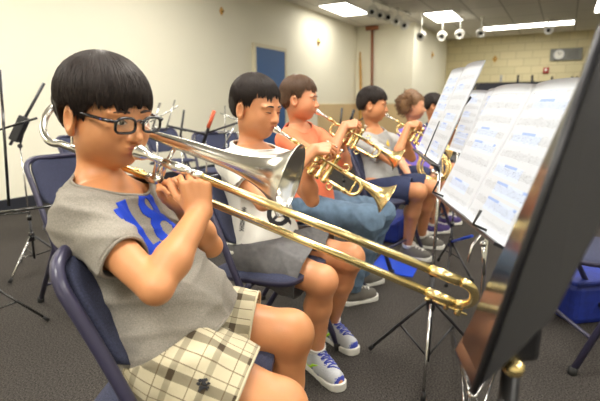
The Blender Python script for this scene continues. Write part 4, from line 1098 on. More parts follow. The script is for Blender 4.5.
def girl_extra(b, sh, st):
    o, R, s = G5['head']; rg = np.random.default_rng(6); m = MB()
    for _ in range(330):
        d = nrm(rg.normal(size=3))
        if d[0] > .25 or (d[2] < -.5 and d[0] > -.3): continue
        p = A([-.03, 0, .02]) + d * A([.098, .102, .098]); ax = nrm(d * .4 + rg.normal(size=3) * .4 + A([-.3, 0, -.6])); u = nrm(np.cross(ax, (0, .3, 1))); w = np.cross(ax, u); r = rg.uniform(.006, .012)
        m.tube([o + R @ ((p + ax * (.05 * t) + r * (math.cos(9 * t) * u + math.sin(9 * t) * w)) * s) for t in np.linspace(0, 1, 14)], [.0042 * (1 - .6 * t) for t in np.linspace(0, 1, 14)], 5)
    m.build('curls', M['hair_curl'], b)
kid(G5, 'girl with curly brown hair and purple shirt resting a horn on her lap', .005, dict(name='t_shirt', material=M['purple_cloth'], sleeve=(.42, .42), hem=-.15, seed=41, wr=.005),
    dict(name='shorts', material=M['navy_cloth'], hem=.8, seed=42), dict(zc=[(-.14, -.08), (-.05, -.075), (-.03, -.05), (-.02, .0), (.0, .006), (.02, .01), (.04, .04), (.06, .055), (.13, .06)], grow=(.016, .014, .016), strands=120, seed=12, extra=curls(G5)), M['hair_curl'],
    (M['shoe_purple'], M['shoe_sole'], M['white_cloth'], False), after=girl_extra)

K6 = dict(s=.93, fat=.88, skin=M['skin_boy']); K6['head'] = head_at((443, 106.5), 4.05, 14, 5, .88)
off = K6['head'][0] - G5['head'][0]; K6['J'] = {k: (v + off * (A([1, 1, 0]) if k[:2] in ('an', 'to', 'kn', 'hi') else A([1, 1, 1]))) for k, v in G5['J'].items()}
kid(K6, 'dark haired child in navy shirt mostly hidden behind the far music booklet', .006, dict(name='t_shirt', material=M['navy_cloth'], sleeve=(.6, .6), hem=-.15, seed=51),
    dict(name='shorts', material=M['shorts_gray'], hem=.8, seed=52), dict(zc=BOWL, grow=(.021, .018, .020), strands=200, seed=14), M['hair_black'],
    (M['shoe_canvas'], M['shoe_sole'], M['white_cloth'], False), trumpet=P(486, 140, 3.9), tlabel='brass trumpet of the dark haired child behind the far booklet')

for S, lab in ((B3, 'navy folding chair under the boy in the orange t-shirt'), (B4, 'navy folding chair under the boy in the light grey t-shirt'), (G5, 'navy folding chair under the girl in the purple shirt'), (K6, 'navy folding chair under the dark haired child')):
    J = S['J']; pel = (J['hipR'] + J['hipL']) / 2; fr = torso_axes(J)[2]; yaw = math.atan2(fr[1], fr[0]); c = pel + nrm(A([fr[0], fr[1], 0])) * .06
    make_chair((c[0], c[1], 0), yaw, lab)

# ---------------- the girl's horn, resting on her lap
def horn():
    J = G5['J']; c = (J['wrR'] + J['wrL']) / 2 + A([.085, -.07, .0]); c[2] = max(c[2], .56)
    root = tag(empty('french_horn', c), 'coiled brass horn resting on the lap of the girl in the purple shirt', 'horn'); u = nrm(A([.45, 0, .89])); w = nrm(A([.8, -.45, -.4])); w = nrm(w - u * (w @ u)); n = np.cross(w, u)
    m = MB()
    for k, (r, z) in enumerate(((.115, 0), (.10, .016), (.085, -.014))): m.tube([z * n + r * (math.cos(a) * w + .92 * math.sin(a) * u) for a in np.linspace(0, 2 * PI, 40)[:-1]], .0085 - .001 * k, 10, closed=True)
    m.tube(smooth_path([.115 * u, .05 * u + .04 * w, -.02 * u + .07 * w, -.09 * u + .02 * w], 6), .007, 10); m.build('coiled_tubing', M['brass'], root)
    m = MB(); m.lathe(-.10 * u + .05 * w, nrm(-w * .5 - u * .6 - n * .4), [(0, .012), (.05, .018), (.10, .032), (.14, .06), (.16, .10), (.163, .10), (.155, .085), (.12, .04), (.05, .015)], 36); m.build('bell', M['brass'], root)
    for i in range(3):
        MB().lathe(-.03 * u + (.01 + i * .034) * w - n * .022, n, [(0, 0), (0, .015), (.045, .015), (.047, .011), (.05, 0)], 18).build('valve', M['silver'], root)
    m = MB(); m.tube([.115 * w * -1, -.15 * w + .05 * u, -.19 * w + .09 * u], [.006, .005, .004], 10); m.lathe(-.19 * w + .09 * u, nrm(-w * .7 + u * .7), [(0, .004), (.03, .005), (.05, .009), (.055, .009), (.055, 0)], 14); m.build('mouthpipe', M['brass'], root)
horn()
# ------------------------------------------------------------------ the room
CEIL = 1 + 1.885 * .96
def struct(o): o['kind'] = 'structure'; return o
def slab(name, u0, u1, v0, v1, z0, z1, mt):
    vs = [UV(u, v, z) for z in (z0, z1) for u, v in ((u0, v0), (u1, v0), (u1, v1), (u0, v1))]
    m = MB(); m.add(vs, [(0, 3, 2, 1), (4, 5, 6, 7), (0, 1, 5, 4), (1, 2, 6, 5), (2, 3, 7, 6), (3, 0, 4, 7)], 0, False); return struct(m.build(name, mt))
def rot_coords(nt, extra=0.):
    N, L = nt.nodes, nt.links; tc = N.new('ShaderNodeTexCoord'); mp = N.new('ShaderNodeMapping'); mp.vector_type = 'POINT'; mp.inputs['Rotation'].default_value = (0, 0, -ROOMYAW); L.new(tc.outputs['Object'], mp.inputs['Vector']); return mp.outputs[0]

def carpet():
    m, nt, b = new_mat('charcoal_speckled_carpet'); N, L = nt.nodes, nt.links; tc = N.new('ShaderNodeTexCoord')
    n1 = N.new('ShaderNodeTexNoise'); n1.inputs['Scale'].default_value = 170; n1.inputs['Detail'].default_value = 3; L.new(tc.outputs['Object'], n1.inputs['Vector'])
    n2 = N.new('ShaderNodeTexNoise'); n2.inputs['Scale'].default_value = 2.5; L.new(tc.outputs['Object'], n2.inputs['Vector'])
    r = N.new('ShaderNodeValToRGB'); e = r.color_ramp.elements; e[0].position = .34; e[0].color = lin((36, 34, 33)); e[1].position = .68; e[1].color = lin((90, 85, 80)); L.new(n1.outputs['Fac'], r.inputs[0])
    mx = N.new('ShaderNodeMix'); mx.data_type = 'RGBA'; mx.blend_type = 'MULTIPLY'; mx.inputs['Factor'].default_value = .35; L.new(r.outputs[0], mx.inputs['A']); L.new(n2.outputs['Fac'], mx.inputs['B']); L.new(mx.outputs['Result'], b.inputs['Base Color'])
    b.inputs['Roughness'].default_value = .97; b.inputs['Specular IOR Level'].default_value = .15
    bp = N.new('ShaderNodeBump'); bp.inputs['Strength'].default_value = .8; bp.inputs['Distance'].default_value = .004; L.new(n1.outputs['Fac'], bp.inputs['Height']); L.new(bp.outputs['Normal'], b.inputs['Normal']); return m
def ceiling_mat():
    m, nt, b = new_mat('acoustic_ceiling_tile'); N, L = nt.nodes, nt.links; v = rot_coords(nt); br = N.new('ShaderNodeTexBrick'); br.offset = 0; br.inputs['Scale'].default_value = 1
    br.inputs['Brick Width'].default_value = 1.22; br.inputs['Row Height'].default_value = .61; br.inputs['Mortar Size'].default_value = .014; br.inputs['Color1'].default_value = lin((232, 228, 220)); br.inputs['Color2'].default_value = lin((226, 222, 214)); br.inputs['Mortar'].default_value = lin((190, 186, 178)); L.new(v, br.inputs['Vector'])
    nz = N.new('ShaderNodeTexNoise'); nz.inputs['Scale'].default_value = 60; L.new(v, nz.inputs['Vector']); bp = N.new('ShaderNodeBump'); bp.inputs['Strength'].default_value = .2; bp.inputs['Distance'].default_value = .004; L.new(nz.outputs['Fac'], bp.inputs['Height']); L.new(bp.outputs['Normal'], b.inputs['Normal'])
    L.new(br.outputs['Color'], b.inputs['Base Color']); b.inputs['Roughness'].default_value = .95; return m
def block_mat():
    m, nt, b = new_mat('painted_cream_block'); N, L = nt.nodes, nt.links; tc = N.new('ShaderNodeTexCoord'); mp = N.new('ShaderNodeMapping'); mp.inputs['Rotation'].default_value = (0, 0, -ROOMYAW); L.new(tc.outputs['Object'], mp.inputs['Vector'])
    sp = N.new('ShaderNodeSeparateXYZ'); L.new(mp.outputs[0], sp.inputs[0]); cb = N.new('ShaderNodeCombineXYZ'); ad = N.new('ShaderNodeMath'); ad.operation = 'ADD'; L.new(sp.outputs[0], ad.inputs[0]); L.new(sp.outputs[1], ad.inputs[1]); L.new(ad.outputs[0], cb.inputs[0]); L.new(sp.outputs[2], cb.inputs[1])
    br = N.new('ShaderNodeTexBrick'); br.inputs['Scale'].default_value = 1; br.inputs['Brick Width'].default_value = .40; br.inputs['Row Height'].default_value = .2; br.inputs['Mortar Size'].default_value = .012; br.inputs['Color1'].default_value = lin((214, 202, 160)); br.inputs['Color2'].default_value = lin((206, 196, 154)); br.inputs['Mortar'].default_value = lin((194, 183, 144)); L.new(cb.outputs[0], br.inputs['Vector']); L.new(br.outputs['Color'], b.inputs['Base Color'])
    b.inputs['Roughness'].default_value = .6; bp = N.new('ShaderNodeBump'); bp.inputs['Strength'].default_value = .4; bp.inputs['Distance'].default_value = .006; bp.invert = True; L.new(br.outputs['Fac'], bp.inputs['Height']); L.new(bp.outputs['Normal'], b.inputs['Normal']); return m
M['wall'] = mat('cream_wall_paint', (240, 236, 216), .75, bump=.08, bscale=80, vary=.015, vscale=1.5)
M['wall_tan'] = mat('tan_wall_panel', (222, 196, 150), .7, vary=.03, vscale=2)
M['block'] = block_mat(); M['carpet'] = carpet(); M['ceil'] = ceiling_mat()
M['base'] = mat('dark_vinyl_baseboard', (40, 42, 50), .5)
M['door_blue'] = mat('blue_painted_door', (62, 104, 162), .45, bump=.05)
M['trim'] = mat('pale_trim_paint', (226, 218, 190), .5)
M['wood_ochre'] = mat('ochre_varnished_wood', (196, 150, 74), .5, vary=.2, vscale=12); M['wood_red'] = mat('red_brown_wood', (150, 92, 62), .5, vary=.25, vscale=12)
VL = -4.53; UA = 10.6; VA = -3.13; UB = 13.9; VR = 5.0; UF = -3.0
slab('floor', UF, UB, VL, VR, -.08, 0, M['carpet'])
slab('ceiling', UF, UB, VL, VR, CEIL, CEIL + .1, M['ceil'])
slab('wall_left', UF, UA, VL - .12, VL, 0, CEIL, M['wall'])
slab('wall_recess', UA, UA + .12, VL - .12, VA - .12, 0, CEIL, M['wall'])
slab('wall_return', UA, UB, VA - .12, VA, 0, CEIL, M['wall'])
slab('wall_back', UB, UB + .12, VA - .12, VR + .12, 0, CEIL, M['block'])
slab('wall_right', UF, UB, VR, VR + .12, 0, CEIL, M['wall'])
slab('wall_front', UF - .12, UF, VL - .12, VR + .12, 0, CEIL, M['wall'])
slab('baseboard_left', UF, UA, VL, VL + .014, 0, .11, M['base'])
slab('baseboard_back', UB - .014, UB, VA, VR, 0, .11, M['base'])
# tan lower panelling at the end of the left wall and across the recess
slab('trim_1', UA - .022, UA, VL + .014, VA, 0, 1.0, M['wall_tan']); slab('trim_2', 8.6, UA - .022, VL, VL + .024, .0, 1.0, M['wall_tan'])
slab('trim_3', UA - .035, UA, VL + .04, VA, 1.0, 1.03, M['trim'])
# blue door in the left wall
nL = E2; dA = on_plane(254, 60, E2, VL); dB = on_plane(283, 65, E2, VL); ua, ub = dA @ E1, dB @ E1
dr = slab('door_1', ua, ub, VL, VL + .04, .0, 2.0 * .96 , M['door_blue'])
for nm, a, b_, z0, z1 in (('trim_4', ua - .06, ua, 0, 1.98), ('trim_5', ub, ub + .06, 0, 1.98), ('trim_6', ua - .06, ub + .06, 1.92, 1.98)): slab(nm, a, b_, VL, VL + .05, z0, z1, M['trim'])
hp = UV(ua + .08, VL + .05, 1.0); m = MB(); m.lathe(hp, E2, [(-.012, .026), (0, .026), (.002, .01), (.03, .01), (.034, .024), (.05, .026), (.058, .018), (.06, 0)], 18); k = m.build('door_knob', M['chrome'], dr)

# ------------------------------------------------------------------ ceiling lights
lampm, nt, b = new_mat('fluorescent_diffuser'); b.inputs['Base Color'].default_value = (1, 1, 1, 1); b.inputs['Emission Color'].default_value = (1., .955, .87, 1); b.inputs['Emission Strength'].default_value = 17.
wallm = lampm.copy(); wallm.name = 'wallside_fluorescent_diffuser'; wallm.node_tree.nodes['Principled BSDF'].inputs['Emission Strength'].default_value = 8.  # copy with emission lowered to avoid a hot spot on the left wall
M['lamp'] = lampm; farm = lampm.copy(); farm.name = 'dim_fluorescent_diffuser'; farm.node_tree.nodes['Principled BSDF'].inputs['Emission Strength'].default_value = 10.; M['frame_white'] = mat('white_enamel', (226, 224, 216), .45)
def ceiling_light(u, v, label, lu=1.22, lv=.61, lm=None):
    v = max(v, VL + .62)
    root = tag(empty('ceiling_light', UV(u, v, CEIL), ROOMYAW), label, 'ceiling light', 'fluorescent ceiling panels')
    m = MB()
    for s in (-1, 1): m.box((0, s * (lv / 2 - .012), -.012), (lu, .024, .022)); m.box((s * (lu / 2 - .012), 0, -.012), (.024, lv - .05, .022))
    m.build('frame', M['frame_white'], root); m = MB(); m.box((0, 0, -.006), (lu - .05, lv - .05, .010)); m.build('diffuser', lm or M['lamp'], root)
def ceil_uv(px, py): p = on_z(px, py, CEIL); return p @ E1, p @ E2
u0, v0 = ceil_uv(444, 16); print('lamp a', u0, v0); ceiling_light(u0, v0, 'glowing square ceiling panel above the music stands, left of the long thin one', lm=farm)
u1, v1 = ceil_uv(527, 25); print('lamp b', u1, v1); ceiling_light(u1, v1, 'long thin glowing ceiling panel nearest the far block wall', .61, 1.22 * 1.6, farm)
u2, v2 = ceil_uv(340, 9.5); print('lamp c', u2, v2); ceiling_light(u2, v2, 'glowing ceiling panel by the left wall, beside the spotlights', lm=wallm)
u3, v3 = ceil_uv(598, 6); print('lamp d', u3, v3); ceiling_light(u3 , v3 + .25, 'glowing ceiling panel cut off at the right edge of the photo', lm=farm)
for u in (-1.0, 1.4, 3.8):
    for v in (-2.9, -.4, 2.2): ceiling_light(u, v, 'glowing ceiling panel out of view above the players')

# ------------------------------------------------------------------ spotlights on a ceiling track
def spotlight(p, aim, label, r=.075, ln=.2):
    root = tag(empty('spotlight', p), label, 'spotlight', 'white stage spotlights under the ceiling'); top = A([0, 0, CEIL - p[2] - .001]); a = nrm(aim)
    m = MB(); m.tube([top, A([0, 0, r + .02])], .012, 8); m.tube(arc((0, 0, 0), 0, PI, r + .018, np.cross(a, (0, 0, 1)), (0, 0, 1), 10), .009, 8); m.lathe(top, (0, 0, -1), [(0, 0), (0, .045), (.03, .045), (.032, 0)], 14); m.build('yoke', M['frame_white'], root)
    m = MB(); m.lathe(-a * ln * .5, a, [(0, 0), (0, r * .6), (.02, r * .78), (ln * .5, r * .85), (ln * .55, r), (ln, r), (ln, r * .86), (ln - .03, r * .45)], 22); m.build('lamp_housing', M['frame_white'], root)
    m = MB(); m.lathe(a * (ln * .5 - .032), a, [(0, 0), (0.0, r * .5), (.001, r * .5), (.01, r * .3), (.011, 0)], 18); m.build('lens', M['black_gloss'], root)
spots = [(421, 36, 9.4), (442, 36.5, 9.6), (460, 34.5, 9.6), (481, 33, 9.6), (548, 30, 9.6), (381, 12, 8.2), (389, 17, 8.4), (397, 21, 8.7), (405, 25, 9.0), (373, 6, 7.9)]
labs = ['white round spotlight alone above the far corner', 'white spotlight leftmost of three above the booklets', 'white spotlight in the middle of three above the booklets', 'white spotlight rightmost of three with dark lens', 'small spotlight below the long thin ceiling panel', 'spotlight third from the front on the ceiling rail', 'spotlight fourth from the front on the ceiling rail', 'spotlight second from the far end of the rail', 'spotlight at the far end of the rail', 'spotlight second from the front on the ceiling rail']
for (x, y, d), lb in zip(spots, labs):
    p = P(x, y, d); p[2] = min(p[2], CEIL - (.14 if x > 415 else .22)); spotlight(p, (-.35, -.9, -.25) if x < 560 else (-.9, -.3, -.2), lb, .085, .22)
pa, pb = P(366, 1, 7.7), P(410, 27, 9.2); pa[2] = pb[2] = CEIL - .03
rl = MB().tube([A(pa), A(pb)], .02, 8).build('lighting_rail', M['frame_white']); tag(rl, 'white rail under the ceiling carrying a row of spotlights', 'rail')
p = P(322, 4, 6.9); p[2] = CEIL - .16
root = tag(empty('ceiling_projector', p), 'grey projector hanging under the ceiling left of the spotlights', 'projector'); R_ = np.stack([E1, -E2, A([0, 0, 1.])], 1)
MB().box((0, 0, 0), (.32, .26, .11), R_, bev=.02).build('housing', M['shoe_gray'], root); MB().lathe(-E1 * .15 + E2 * .02, -E1, [(0, .05), (.03, .05), (.035, .04), (.02, 0)], 18).build('lens', M['black_gloss'], root); MB().tube([A([0, 0, .05]), A([0, 0, .155])], .018, 10).build('mount', M['frame_white'], root)

# ------------------------------------------------------------------ things on the walls
def wall_at(px, py, n, c): p = on_plane(px, py, n, c); return p
# clock in its grey panel on the far block wall
pc = wall_at(566, 54.5, E1, UB); root = tag(empty('wall_clock', pc - E1 * .0), 'grey wall panel with a round clock on the far block wall', 'clock'); w = E2; R_ = np.stack([E1, w, A([0, 0, 1.])], 1)
wd = np.linalg.norm(wall_at(582, 54, E1, UB) - wall_at(550, 55, E1, UB)); hg = .30
MB().box(-E1 * .03, (.06, wd, hg), R_, bev=.008).build('panel', mat('clock_panel_grey', (120, 120, 112), .5), root)
cc = -E1 * .062 - w * wd * .22; MB().lathe(cc, -E1, [(0, 0), (0, .125), (.02, .13), (.026, .122), (.022, .112)], 32).build('clock_rim', M['shoe_gray'], root); MB().lathe(cc, -E1, [(.012, .112), (.013, 0)], 32).build('clock_face', M['white_cloth'], root)
m = MB(); m.tube([cc - E1 * .017, cc - E1 * .017 + w * .05 + A([0, 0, .035])], .005, 6); m.tube([cc - E1 * .02, cc - E1 * .02 - w * .02 + A([0, 0, .085])], .004, 6)
for k in range(12): a = k * PI / 6; m.tube([cc - E1 * .015 + (w * math.sin(a) + A([0, 0, math.cos(a)])) * .088, cc - E1 * .015 + (w * math.sin(a) + A([0, 0, math.cos(a)])) * .102], .003, 5)
m.build('clock_hands', M['black_plastic'], root)
m = MB()
for r_ in range(5):
    for c_ in range(9): m.box(-E1 * .062 + w * (wd * (.05 + .04 * c_)) + A([0, 0, -.09 + r_ * .045]), (.006, .012, .022), R_)
m.build('speaker_grille', M['black_plastic'], root)
pf = wall_at(546, 70.5, E1, UB); root = tag(empty('fire_alarm', pf), 'small red fire alarm box on the far wall under the clock', 'fire alarm'); MB().box(-E1 * .03, (.06, .13, .15), R_, bev=.01).build('housing', mat('alarm_red', (168, 46, 40), .4), root); MB().lathe(-E1 * .06 + A([0, 0, .01]), -E1, [(0, .04), (.012, .036), (.016, 0)], 16).build('strobe_lens', M['frame_white'], root)
def ornament(p, nrml, label, s=.085):
    nrml = nrm(nrml); w_ = np.cross(A([0, 0, 1.]), nrml); root = tag(empty('wall_ornament', p), label, 'ornament', 'brass wall ornaments'); m = MB()
    m.prism([(0, -s * 1.15), (s * .8, 0), (0, s * 1.15), (-s * .8, 0)], .02, (0, 0, 0), w_, (0, 0, 1)); m.build('backplate', M['wood_ochre'], root); MB().lathe(nrml * .02, nrml, [(0, s * .5), (.02, s * .45), (.03, 0)], 16).build('boss', M['brass_dark'], root)
ornament(wall_at(495, 59, E1, UB), -E1, 'dark diamond ornament on the far block wall'); ornament(wall_at(221, 11, E2, VL), E2, 'small diamond ornament high on the left wall, left of the door', .05); ornament(wall_at(318, 42, E2, VL), E2, 'small diamond ornament on the left wall between door and corner', .07); ornament(wall_at(432, 55, E2, VA), E2, 'small dark diamond ornament on the narrow return wall', .07)
# dark board with hooks under the clock wall
a_, b_ = wall_at(476, 84, E1, UB) @ E2, wall_at(600, 78, E1, UB) @ E2; zt = wall_at(520, 83, E1, UB)[2]
root = tag(empty('notice_board', UV(UB, (a_ + b_) / 2, zt - .3)), 'long dark board along the far wall behind the booklets', 'board'); MB().box(-E1 * .02, (.04, b_ - a_, .6), R_, bev=.006).build('panel', mat('board_navy', (44, 46, 58), .6), root); MB().box(-E1 * .025 + A([0, 0, .31]), (.05, b_ - a_ + .04, .03), R_).build('frame', M['base'], root)
for i, px in enumerate((501, 518, 532, 552, 572, 577)):
    p = wall_at(px, 78.5, E1, UB - .03); root = tag(empty('board_clip', p), ['pale clip standing on the dark board, leftmost', 'dark clip second from left on the dark board', 'dark clip third from left on the dark board', 'short dark clip on the board under the red alarm', 'dark clip of a close pair on the board, left', 'dark clip of a close pair on the board, right'][i], 'clip', 'clips along the top of the dark board')
    MB().box((0, 0, 0), (.03, .05, .18 if i < 3 else .1), R_, bev=.006).build('body', M['shoe_gray'] if i == 0 else M['base'], root); MB().tube([-E1 * .02 + A([0, 0, .02]), -E1 * .045 + A([0, 0, -.03])], .008, 8).build('lever', M['chrome'], root)
# wooden poles leaning in the recess
p0, p1 = on_plane(361, 100, E1, UA - .12), on_plane(360, 52, E1, UA - .1); p0[2] = 0.01
g = MB().tube(smooth_path([p0, p0 * .5 + p1 * .5 + A([.02, 0, 0]), p1], 5), [.035, .04, .045, .045, .04, .04, .035, .03, .03, .025, .02], 10).build('leaning_pole', M['wood_ochre']); tag(g, 'ochre wooden pole leaning in the far wall corner', 'pole')
p0, p1 = on_plane(372, 95, E1, UA - .045), on_plane(372, 30, E1, UA - .045); p0[2] = 1.03; p1[2] = CEIL - .01
root = tag(empty('wall_pipe', p0), 'red brown pipe running up the recessed wall', 'pipe'); MB().tube([A([0, 0, 0]), p1 - p0], .03, 12).build('shaft', M['wood_red'], root); MB().box(p1 - p0 - A([0, 0, .05]), (.08, .3, .09), np.stack([E1, E2, A([0, 0, 1.])], 1)).build('bracket', M['wood_red'], root)
# ------------------------------------------------------------------ music stands and booklets on the right
PT = (188, 193, 202)
PG = [page_material('printed_music_page', 1, .4, 9, PT), page_material('printed_music_sheet', 5, .5, 9, PT), page_material('printed_music_leaf', 9, .4, 10, PT), page_material('printed_music_back', 13, .5, 10, PT)]
def booklet(O, w, v, pw, ph, label, group, mats, bow=.010, leaves=2, lean=.0, curl=0.):
    w = nrm(w); v = nrm(v - w * (v @ w)); root = tag(empty('music_booklet', O + v * ph), label, 'sheet music', group); b = O + v * ph; n = np.cross(v, w)
    for i in range(leaves): page('page', O + w * pw * i - b, w, v, pw, ph, bow, mats[i % len(mats)], root, .003, curl=curl)
    if lean: page('loose_leaf', O - b - v * .012 + w * pw * (leaves - 1) * .9 + n * -.012, w, v, pw * 1.02, ph, bow * .5, mats[-1], root, .002)
    return root
# near booklet (B)
OB = P(495, 88, 1.15); wB = nrm(A([-.055, -1, .0])); vB = A([-.407, 0.02, -.914])
booklet(OB, wB, vB, .232, .305, 'open music booklet on the nearer stand with two printed pages facing the players', 'open music booklets', [PG[0], PG[1]], .012)
# far booklet (A)
OA = P(451, 72, 1.65); wA = nrm(A([-.13, -.99, .0])); vA = A([-.35, .03, -.937])
booklet(OA, wA, vA, .232, .30, 'open music booklet on the farther stand, blue marked staves, beside the girl', 'open music booklets', [PG[2], PG[3]], .010)

sB, L = tripod_stand((.445, 1.03, 0), .25, (.445, 1.03, .86), [on_z(452, 330, 0), on_z(520, 330, 0), on_z(464, 425, 0)], 'slim chrome music stand carrying the nearer booklet', (), None, .0075, 'chrome')
bc = OB + nrm(vB) * .30 + wB * .22
m = MB(); nB = -np.cross(wB, nrm(vB)); m.tube([A([0, 0, .845]), L(bc) - nB * .008], .006, 8); m.box(L(bc) - nB * -.006 + nrm(vB) * .008, (.46, .006, .02), np.stack([wB, nrm(vB), nB], 1)); m.tube([L(bc) - nB * .012, L(OB + wB * .22 + nrm(vB) * .06) - nB * .012], .006, 8)
for s in (-1, 1): m.tube([L(bc) - nB * .012 - nrm(vB) * .06, L(bc) + wB * s * .21 - nB * .010 - nrm(vB) * .2], .0045, 6); m.tube([L(bc) + wB * s * .16, L(bc) + wB * s * .16 + nB * .035, L(bc) + wB * s * .16 + nB * .035 - nrm(vB) * .03], .003, 6)
m.build('folding_desk', M['black_metal'], sB)
m = MB(); m.tube([L(P(483, 246, 1.06)), L(P(484, 275, 1.08))], .004, 8); m.ball(L(P(483, 244, 1.06)), .008); m.tube([A([0, 0, .72]), L(P(472, 246, 1.04)), L(P(468, 262, 1.04))], .0035, 8); mm = m.build('clamp_lever', M['chrome'], sB)

sA, L = tripod_stand((.466, 1.49, 0), .31, (.466, 1.49, .80), [on_z(370, 351, 0), on_z(476, 352, 0), on_z(422.5, 404, 0)], 'black tripod music stand carrying the farther booklet, one chrome leg', (2,), None, .0085)
bc = OA + nrm(vA) * .30 + wA * .23; nA = -np.cross(wA, nrm(vA)); m = MB(); m.tube([A([0, 0, .78]), L(bc) - nA * .008], .006, 8); m.box(L(bc) + nA * .006 + nrm(vA) * .008, (.46, .006, .02), np.stack([wA, nrm(vA), nA], 1)); m.tube([L(bc) - nA * .012, L(OA + wA * .23 + nrm(vA) * .06) - nA * .012], .006, 8)
for s in (-1, 1): m.tube([L(bc) - nA * .012 - nrm(vA) * .06, L(bc) + wA * s * .21 - nA * .010 - nrm(vA) * .2], .0045, 6)
m.tube([L(bc) + wA * .1 + nA * .02, L(bc) + wA * .1 + nA * .022 - nrm(vA) * .115], .0018, 6); m.build('folding_desk', M['black_metal'], sA)
# a third stand farther back between the two, with its ring bound booklet
sD, L = tripod_stand(on_z(449, 268, 0), .17, on_z(449, 268, 0) + A([0, 0, .9]), [on_z(438, 262, 0), on_z(472, 283, 0), on_z(446, 288, 0)], 'black music stand standing behind the two booklet stands', (), None, .008)
wire_desk(sD, (0, 0, .88), (-.2, -1, 0), (.3, 0, .95), 'black_metal')
MB().tube([L(on_z(440, 262, 0)) * .3 + A([0.02, 0, .16]), L(P(472, 236, 2.0))], .007, 8).build('blue_strut', M['blue_plastic'], sD)
OD = P(471, 92, 1.95); booklet(OD, A([-.05, -1, .0]), A([-.3, 0, -.95]), .21, .26, 'ring bound booklet edge seen between the two open music booklets', 'open music booklets', [PG[1], PG[2]], .02)

# ------------------------------------------------------------------ polished black desk stand close to the camera (C)
q0, q1 = P(474, 392, .47), P(603, 26, .40); f0, f1 = P(457, 352, .60), P(566, 150, .56)
root = tag(empty('black_music_stand', (q0[0], q0[1] , 0)), 'polished black metal music stand close to the camera at right', 'music stand'); b0 = A([q0[0], q0[1], 0.]); L = lambda p: A(p, float) - b0
g0, g1 = P(556, 392, .42), P(700, 26, .36)
def plate(a, b, c, d, t, name, mt, bev=.0):
    n = nrm(np.cross(b - a, d - a)) * t; m = MB(); vs = [L(p) for p in (a, b, c, d)] + [L(p) + n for p in (a, b, c, d)]
    m.add(vs, [(3, 2, 1, 0), (4, 5, 6, 7), (0, 1, 5, 4), (1, 2, 6, 5), (2, 3, 7, 6), (3, 0, 4, 7)], 0, False); return m.build(name, mt, root)
plate(q0, q1, f1, f0, .003, 'desk', M['black_gloss']); plate(q0 + A([.002, 0, 0]), q1 + A([.002, 0, 0]), g1, P(552, 318, .42), .003, 'side_flange', M['black_metal'])
m = MB(); m.tube([L(q0), L(q1)], .004, 10); m.build('desk_edge', M['black_metal'], root)
m = MB(); lq = (q0 + f0) / 2; m.tube([L(q0), L(f0)], .004, 8); m.tube([L(f0), L(f1)], .003, 8); m.build('ledge', M['black_gloss'], root)
pp = P(514, 345, .52); m = MB(); m.tube([L(A([pp[0], pp[1], .02])), L(pp)], .011, 14); m.build('pole', M['black_metal'], root)
m = MB(); m.box(L(P(513, 335, .50)), (.05, .035, .05), bev=.008); m.build('tilt_bracket', M['black_metal'], root); m = MB(); m.lathe(L(P(514, 367, .49)), nrm(CAM - pp), [(0, 0), (0, .010), (.008, .011), (.013, .008), (.014, 0)], 16); m.build('brass_knob', M['brass'], root)
m = MB(); m.lathe(L(A([pp[0], pp[1], 0])), (0, 0, 1), [(0, 0), (0, .15), (.008, .15), (.02, .06), (.04, .02), (.04, 0)], 30); m.build('base', M['black_metal'], root)

# ------------------------------------------------------------------ right edge: chair frame and blue tub
cR = on_z(572, 374, 0); c_ = make_chair((cR[0] + .16, cR[1] + .215, 0), math.radians(180), 'navy folding chair at the right edge beside the blue tub, legs showing')
pb = on_z(578, 325, 0); root = tag(empty('storage_tub', (pb[0] + .10, pb[1] + .16, 0), math.radians(10)), 'blue plastic tub on the floor at the right edge', 'tub')
m = MB(); n = 8; prof = [(.0, .15), (.012, .165), (.20, .185)]
m.box((0, 0, .10), (.34, .30, .20), bev=.03); m.build('body', M['blue_case'], root); MB().box((0, 0, .208), (.36, .32, .025), bev=.01).build('lid', M['blue_case'], root)

# ------------------------------------------------------------------ blue folder and case on the floor by the row
c = on_z(397, 265, 0); root = tag(empty('plastic_folder', (c[0], c[1], .001), math.radians(-24)), 'flat cobalt blue plastic folder lying on the carpet', 'folder')
MB().box((0, 0, .004), (.26, .36, .006), bev=.002).build('cover', M['blue_plastic'], root); MB().box((-.131, 0, .006), (.010, .36, .010), bev=.003).build('spine', M['blue_plastic'], root)
c = on_z(392, 240, 0); root = tag(empty('instrument_case', (c[0], c[1] + .12, 0), math.radians(-30)), 'blue instrument case on the floor under the chair of the boy in light grey', 'case')
MB().box((0, 0, .09), (.26, .42, .17), bev=.03).build('shell', M['blue_case'], root); MB().tube(fillet([A([.135, -.06, .10]), A([.16, -.05, .10]), A([.16, .05, .10]), A([.135, .06, .10])], .015), .007, 8).build('handle', M['rubber'], root)

